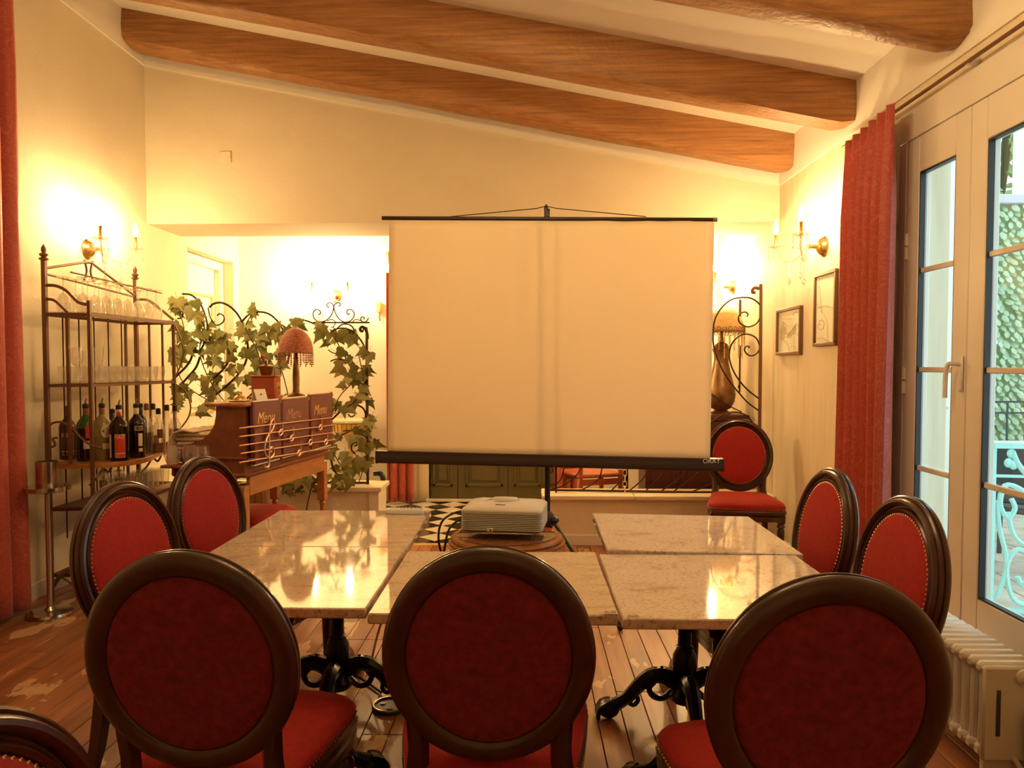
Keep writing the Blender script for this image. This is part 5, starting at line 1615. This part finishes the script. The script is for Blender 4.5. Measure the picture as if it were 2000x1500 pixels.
MB().lathe([(0, 0), (.085, 0), (.09, .012), (.07, .02), (.05, .03), (.085, lz(797)), (.115, lz(785)), (.125, lz(770)), (.108, lz(750)), (.080, lz(725)), (.062, lz(705)), (.066, lz(690)), (.082, lz(682)), (.05, lz(672)), (.02, lz(668)), (.012, lz(650)), (.010, lz(625))], 24).build('vase_base', M['brass_dark'], al)
MB().lathe([(.195, lz(648)), (.190, lz(640)), (.178, lz(628)), (.15, lz(615)), (.11, lz(606)), (.06, lz(602)), (.012, lz(601))], 32, cap=False).build('shade', M['bead_gold'], al)
for k in range(26):
    a = 2 * pi * k / 26
    w = MB()
    for j, rr_ in ((0, .198), (1, .199)):
        a2 = a + j * pi / 26
        c = Vector((rr_ * cos(a2), rr_ * sin(a2), lz(643) - j * .034)); tdir = Vector((-sin(a2), cos(a2), 0))
        MB().tube([c + tdir * (.016 * cos(t_)) + Vector((0, 0, .016 * sin(t_))) for t_ in [2 * pi * i / 10 for i in range(10)]], .0035, 4, closed=True).build('bead_ring', M['brass_dark'], al)
    Lg = .10 + .13 * abs(sin(k * .9))
    for j in range(int(Lg / .018)): w.sphere((.195 * cos(a), .195 * sin(a), lz(654) - j * .018), (.006, .006, .008), 5, 4)
    w.build('bead_strand', M['bead_gold'], al)
# framed mirror strip (dark bars) behind the railing
for i, (pya, pyb) in enumerate(((585, 634), (675, 766))):
    P0 = at(1446.5, pya, 6.95); P1 = at(1445, pyb, 6.95)
    o = MB().tube([(0, 0, 0), (0, 0, P0.z - P1.z)], .014, 4, up=(1, 0, 0)).build('iron_upright', M['thin_iron'])
    o.location = (P1.x, 6.95, P1.z)
    MB().box((0, .006, .05), (.03, .03, .03), None, .003).build('wall_clip', M['thin_iron'], o)
    tag(o, ['upper short dark iron upright behind the amber lamp', 'lower long dark iron upright behind the brass vase'][i], 'iron bar', 'dark uprights behind the railing')
# red wooden chair and small table behind the low wall
wc = thing('wooden_chair', 'red stained wooden chair glimpsed under the projection screen', 'chair', (at(1155, 930, 6.75).x, 6.75, 0), radians(20))
for sx in (-.19, .19):
    MB().tube([(sx, -.19, 0), (sx, -.19, .86)], .021, 4, up=(1, 0, 0)).build('leg', M['red_wood'], wc)
    MB().tube([(sx, .19, 0), (sx, .19, .44)], .021, 4, up=(1, 0, 0)).build('leg', M['red_wood'], wc)
MB().box((0, 0, .455), (.42, .42, .03), None, .008).build('seat', M['red_wood'], wc)
for zz in (.56, .70, .84): MB().box((0, -.19, zz), (.38, .022, .06), None, .005).build('back_slat', M['red_wood'], wc)
for yy in (-.19, .19): MB().box((0, yy, .40), (.36, .022, .05), None, .004).build('stretcher', M['red_wood'], wc)
rt = thing('round_side_table', 'small round table with a pale top behind the red wooden chair', 'table', (at(1222, 920, 6.40).x, 6.40, 0))
MB().lathe([(0, .545), (.125, .545), (.13, .555), (.125, .568), (0, .568)], 28).build('top', M['stone_cap'], rt)
MB().lathe([(.025, .02), (.022, .546)], 12).build('column', M['iron'], rt)
for k in range(3):
    a = 2 * pi * k / 3 + .4
    MB().tube(smooth_path([(.02 * cos(a), .02 * sin(a), .12), (.1 * cos(a), .1 * sin(a), .09), (.12 * cos(a), .12 * sin(a), .012)], 3), .012, 6).build('foot', M['iron'], rt)
curtain('inner_curtain', (at(1083, 900, 7.3).x, 7.3), (at(1128, 900, 7.3).x, 7.34), .03, 2.3, 3, .03, 'red curtain behind the red wooden chair, under the projection screen')
# gilt console behind the trellis
P = at(686, 830, 7.62)
gc = thing('gilt_console', 'gilt pedestal console with fluted apron behind the trellis', 'console', (P.x, 7.60, 0))
MB().lathe([(.20, .835), (.215, .845), (.215, .862), (.205, .87), (0, .87)], 28).build('top', M['stone_cap'], gc)
MB().lathe([(.17, .835), (.19, .83), (.185, .75), (.16, .73)], 24).build('apron', M['gold_paint'], gc)
for k in range(24):
    a = 2 * pi * k / 24
    MB().tube([(.188 * cos(a), .188 * sin(a), .75), (.192 * cos(a), .192 * sin(a), .83)], .006, 5).build('flute', M['gold'], gc)
MB().lathe([(.10, 0), (.11, .02), (.05, .05), (.03, .09), (.025, .30), (.04, .33), (.06, .335), (.03, .35), (.025, .52), (.045, .55), (.025, .57), (.04, .64), (.07, .70), (.09, .735)], 20).build('pedestal', M['gold_paint'], gc)
# wall ornament shaped like a brush
P = at(741, 600, YB - .02)
wo = thing('wall_ornament', 'small gilt brush-shaped ornament on the back wall', 'ornament', (P.x, YB, P.z))
MB().box((0, -.02, 0), (.05, .03, .12), None, .012).build('head', M['gold_paint'], wo)
for k in range(6): MB().box((-.03, -.024, -.05 + k * .02), (.018, .012, .008), None, .002).build('tooth', M['gold_paint'], wo)
MB().tube(smooth_path([(0, -.02, -.06), (.004, -.02, -.09), (.0, -.02, -.11), (.008, -.02, -.14)], 2), .007, 6).build('stem', M['brass_dark'], wo)
# gilt corbel at the edge of the opening
P = at(757, 500, 7.5)
gl_ = Vector((P.x, 7.58, P.z)) - door_cur.location
gb = MB().lathe([(.006, -.10), (.018, -.04), (.03, .02), (.036, .05), (0, .055)], 12, gl_).build('gilt_finial', M['gold_paint'], door_cur)
for k in range(5):
    a = 2 * pi * k / 5; MB().sphere((gl_.x + .028 * cos(a), gl_.y + .028 * sin(a), gl_.z + .03), .011, 6, 5).build('bud', M['gold_paint'], gb)
# black handrail by the left low wall
hr = thing('handrail', 'black bent tube handrail beside the left low wall', 'handrail', (-1.10, 6.26, 0))
P = [at(738, 905, 6.26), at(738, 940, 6.26), at(744, 926, 6.26), at(752, 936, 6.26), at(751, 960, 6.26)]
MB().tube(smooth_path([(at(730, 925, 6.26).x + 1.10, 0, at(730, 925, 6.26).z), (at(742, 926, 6.26).x + 1.10, 0, at(742, 925, 6.26).z), (at(748, 935, 6.26).x + 1.10, 0, at(748, 935, 6.26).z), (at(749, 960, 6.26).x + 1.10, 0, .3), (at(749, 960, 6.26).x + 1.10, 0, .01)], 4), .022, 10).build('tube', M['black'], hr)
MB().lathe([(.05, 0), (.05, .008), (.025, .014)], 16, (at(749, 960, 6.26).x + 1.10, 0, 0)).build('floor_flange', M['black'], hr)

# ================================================================== PICTURES ON THE RIGHT WALL
def picture(y0, y1, z0, z1, label, art):
    t = thing('framed_picture', label, 'picture', (XR, (y0 + y1) / 2, (z0 + z1) / 2), 0, 'framed drawings on the right wall')
    hy, hz = (y1 - y0) / 2, (z1 - z0) / 2
    w = MB(); f = .022
    for (a0, a1, b0, b1) in ((-hy, hy, hz - f, hz), (-hy, hy, -hz, -hz + f), (-hy, -hy + f, -hz + f, hz - f), (hy - f, hy, -hz + f, hz - f)):
        w.span((-.026, a0, b0), (0, a1, b1), .003)
    w.build('frame', M['bronze_iron'], t)
    MB().span((-.010, -hy + f, -hz + f), (-.004, hy - f, hz - f)).build('sheet', M['paper'], t)
    for kind, pts in art:
        if kind == 'line': MB().tube(smooth_path([(-.0115, y_ * hy, z_ * hz) for y_, z_ in pts], 4), .0022, 4).build('ink_line', mat_ink, t)
        else: MB().add([(-.0112, y_ * hy, z_ * hz) for y_, z_ in pts], [tuple(range(len(pts)))]).build('ink_wash', mat_wash, t)
    MB().add([(-.018, -hy + f, -hz + f), (-.018, hy - f, -hz + f), (-.018, hy - f, hz - f), (-.018, -hy + f, hz - f)], [(0, 1, 2, 3)]).build('glazing', M['pane'], t)
mat_ink = mat('sepia_ink', (.50, .36, .20), .8)
mat_wash = mat('sepia_wash', (.50, .38, .22), .8, noise=(20, (.66, .54, .36), .35, .65))
a_, b_ = atx(1522, 605, XR), atx(1569, 600, XR)
z_t = atx(1522, 606, XR).z; z_b = atx(1522, 694, XR).z
picture(b_.y, a_.y, z_b, z_t, 'framed sepia landscape sketch farther from the curtain on the right wall', [('fill', [(.55, .5), (.75, .1), (.7, -.35), (.35, -.25), (.3, .1)]), ('fill', [(.2, -.25), (-.55, .3), (-.6, .05), (-.1, -.3)]), ('line', [(.6, -.3), (.3, -.4), (.0, -.65), (-.05, -.9)]), ('line', [(.5, .6), (.1, .55), (-.5, .5)]), ('line', [(.55, .45), (.3, .3), (.2, -.1), (-.2, .0), (-.6, .3)])])
a_, b_ = atx(1596, 535, XR), atx(1639, 525, XR)
z_t = atx(1596, 537, XR).z; z_b = atx(1596, 677, XR).z
picture(b_.y, a_.y, z_b, z_t, 'tall framed line drawing with a spiral, half behind the red curtain', [('line', [(.75, .05), (.3, .09), (-.2, .06), (-.7, -.02)]), ('line', [(.6, -.32), (.3, -.28), (.1, -.38), (.2, -.52), (.5, -.54), (.7, -.45), (.55, -.37), (.42, -.42)]), ('line', [(.75, -.8), (.3, -.78), (-.2, -.86), (-.6, -.95)]), ('line', [(.6, .7), (.4, .1), (.35, -.1)])])
# ================================================================== OUTSIDE THE WINDOW
ter = struct(MB().span((XR + WT, 1.0, -.12), (9.0, 10.5, .03)).build('floor_terrace', M['sub_floor']))
rr = random.Random(21)
y = 2.6
while y < 7.2:
    h = rr.uniform(.20, .30); x = XR + WT + .01
    while x < 5.4:
        wd = rr.uniform(.26, .48)
        o = MB().box((x + wd / 2, y + h / 2, .048), (wd - .012, h - .012, .034 + rr.uniform(-.004, .004)), None, .006).build('paving_stone', M['paver'], ter)
        x += wd
    y += h
# white side wall of the terrace, seen through the first sash
sw_ = struct(MB().span((XR + WT, 4.62, .0), (2.74, 4.86, 3.4)).build('wall_terrace', M['wall_white'], smooth=False))
MB().box((2.745, 4.74, 3.42), (.05, .28, .06), None, .01).build('coping', M['stone_cap'], sw_)
tap = thing('garden_tap', 'small wall tap on the white terrace wall', 'tap', (at(1836, 806, 4.62).x, 4.62, at(1836, 806, 4.62).z))
MB().tube([(0, 0, 0), (0, -.05, 0)], .012, 8).build('spout', M['steel'], tap)
MB().box((0, -.045, .03), (.05, .012, .012), None, .003).build('lever', M['steel'], tap)
# pale aqua scroll railing on the terrace
RA, RB = Vector((2.45, 4.02, 0)), Vector((3.35, 3.88, 0))
ar = thing('terrace_railing', 'pale aqua wrought iron balustrade with scrolls outside the window', 'railing', (RA.x, RA.y, .065))
def rp_(f, z):
    q = RA.lerp(RB, f) - RA; return (q.x, q.y, z)
ztop = .93
MB().tube([rp_(0, ztop), rp_(1, ztop)], .020, 4).build('top_rail', M['aqua_iron'], ar)
MB().tube([rp_(0, ztop - .16), rp_(1, ztop - .16)], .010, 4).build('upper_rail', M['aqua_iron'], ar)
MB().tube([rp_(0, .06), rp_(1, .06)], .016, 4).build('bottom_rail', M['aqua_iron'], ar)
for f in (0.0, .335, .67, 1.0):
    MB().tube([rp_(f, 0), rp_(f, ztop)], .016, 4, up=(1, 0, 0)).build('upright', M['aqua_iron'], ar)
for k in range(3):
    f0 = .335 * k
    def sp(pts): return smooth_path([rp_(f0 + .335 * u, v) for u, v in pts], 4)
    MB().tube(sp([(.42, .24), (.5, .20), (.6, .26), (.56, .36), (.38, .38), (.25, .28), (.35, .13), (.6, .10), (.82, .22), (.88, .42), (.7, .62), (.45, .70), (.2, .72), (.12, .62), (.25, .55), (.36, .60), (.30, .65)]), .014, 6).build('scroll', M['aqua_iron'], ar)
    MB().tube(sp([(.88, .42), (.6, .40), (.35, .46), (.25, .58)]), .012, 6).build('scroll', M['aqua_iron'], ar)
    MB().tube(sp([(.1, .12), (.25, .30), (.12, .50), (.08, .64)]), .012, 6).build('scroll', M['aqua_iron'], ar)
    MB().tube(sp([(.78, .66), (.68, .60), (.72, .53), (.84, .54), (.88, .62), (.80, .72), (.62, .70)]), .013, 6).build('scroll', M['aqua_iron'], ar)
    MB().tube(sp([(.30, .90), (.38, .84), (.55, .77)]), .014, 6).build('leaf_scroll', M['aqua_iron'], ar)
    MB().tube(sp([(.92, .90), (.78, .84), (.66, .77)]), .014, 6).build('leaf_scroll', M['aqua_iron'], ar)
    for (u, v) in ((.28, .89), (.24, .84), (.32, .83)):
        q = rp_(f0 + .335 * u, v); MB().sphere(q, (.024, .010, .026), 8, 6).build('rosette', M['aqua_iron'], ar)
# leafy screen hedge and foliage behind it
HY = 7.4
hx0, hx1 = 4.0, 6.6
hz1 = at(1950, 400, HY).z
hg = thing('leaf_hedge', 'dense green leaf screen standing behind the terrace', 'hedge', ((hx0 + hx1) / 2, HY, .03))
MB().span((hx0 - (hx0 + hx1) / 2, .03, 0), (hx1 - (hx0 + hx1) / 2, .10, hz1 - .03)).build('backing', M['hedge_dark'], hg)
hr_ = random.Random(31)
w = MB()
nz = int((hz1) / .052); nx = int((hx1 - hx0) / .085)
for j in range(nz):
    for i in range(nx):
        cx = -1.3 + (i + .5 * (j % 2)) * .085 + hr_.uniform(-.015, .015); cz = .02 + j * .052 + hr_.uniform(-.012, .012)
        s = hr_.uniform(.045, .062); ti = hr_.uniform(.25, .8); rl_ = hr_.uniform(-.6, .6)
        Rm = Matrix.Rotation(rl_, 3, 'Y') @ Matrix.Rotation(-ti, 3, 'X')
        P = [Vector(p) * s for p in ((0, 0, .7), (.55, 0, .15), (.45, 0, -.55), (0, -.12, -1.0), (-.45, 0, -.55), (-.55, 0, .15))]
        c = Vector((cx, -.01 - hr_.uniform(0, .05), cz))
        ctr = Vector((0, -.18 * s, -.1 * s))
        w.add([c + Rm @ ctr] + [c + Rm @ p for p in P], [(0, 1 + k, 1 + (k + 1) % 6) for k in range(6)])
lf = w.build('leaves', M['hedge'], hg, ang=20); lf['kind'] = 'stuff'
MB().span((-1.3, -.06, hz1 - .03), (1.3, .14, hz1 + .06), .01).build('coping', M['purple_coping'], hg)
# post beside the foliage
P = at(1998, 330, HY + .3)
wp = thing('white_post', 'white painted post rising behind the leaf screen', 'post', (P.x, HY + .3, .03))
MB().box((0, 0, 2.4), (.14, .12, 4.8), None, .01).build('shaft', M['white_paint'], wp)
MB().box((0, 0, 4.82), (.18, .16, .06), None, .01).build('cap', M['white_paint'], wp)
# tree crown behind
tr_ = thing('garden_tree', 'green bushy tree beyond the leaf screen', 'tree', (5.6, 9.2, .03))
MB().tube([(0, 0, 0), (.05, 0, 1.5), (-.05, .05, 2.8), (.1, 0, 4.2)], [.11, .10, .08, .05], 8).build('trunk', M['vine'], tr_)
w = MB()
for k in range(1500):
    a = hr_.uniform(0, 2 * pi); zz = hr_.uniform(2.6, 5.2); r_ = 1.5 * sqrt(max(.05, 1 - ((zz - 3.9) / 1.5) ** 2)) * hr_.uniform(.55, 1.0)
    c = Vector((r_ * cos(a), r_ * .6 * sin(a), zz)); s = hr_.uniform(.08, .15)
    Rm = Euler((hr_.uniform(0, 6), hr_.uniform(0, 6), hr_.uniform(0, 6))).to_matrix()
    w.add([c + Rm @ (Vector(p) * s) for p in ((0, -1, 0), (.5, 0, .1), (0, 1, 0), (-.5, 0, .1))], [(0, 1, 2, 3)])
lf = w.build('foliage', M['hedge_dark'], tr_, smooth=False); lf['kind'] = 'stuff'
# dark metal railing and table in the garden behind
gr = thing('garden_fence', 'dark thin metal fence in front of the leaf screen', 'fence', (4.0, 6.9, .065))
for k in range(12): MB().tube([(k * .16, 0, 0), (k * .16, 0, 1.02)], .009, 4).build('picket', M['grey_metal'], gr)
for zz in (.1, .92, 1.02): MB().tube([(-.05, 0, zz), (1.85, 0, zz)], .012, 4).build('rail', M['grey_metal'], gr)
gt = thing('patio_table', 'white topped patio table on the terrace behind the aqua railing', 'table', (3.75, 5.75, .065))
MB().box((0, 0, .735), (.85, .70, .03), None, .008).build('top', M['window_white'], gt)
for sx in (-1, 1):
    for sy in (-1, 1): MB().tube([(sx * .36, sy * .28, 0), (sx * .34, sy * .26, .72)], .016, 4).build('leg', M['grey_metal'], gt)
pc = thing('patio_chair', 'dark grey woven patio chair on the terrace', 'chair', (3.22, 4.98, .065), radians(-40))
MB().box((0, 0, .43), (.46, .44, .04), None, .012).build('seat', M['grey_metal'], pc)
MB().box((0, -.22, .66), (.46, .03, .38), Euler((radians(8), 0, 0)), .012).build('backrest', M['grey_metal'], pc)
for sx in (-.2, .2):
    for sy in (-.19, .19): MB().tube([(sx, sy, 0), (sx, sy, .42)], .014, 6).build('leg', M['grey_metal'], pc)
    MB().tube(smooth_path([(sx * 1.12, -.2, .62), (sx * 1.15, 0, .64), (sx * 1.15, .18, .62), (sx * 1.1, .2, .43)], 3), .014, 6).build('armrest', M['grey_metal'], pc)
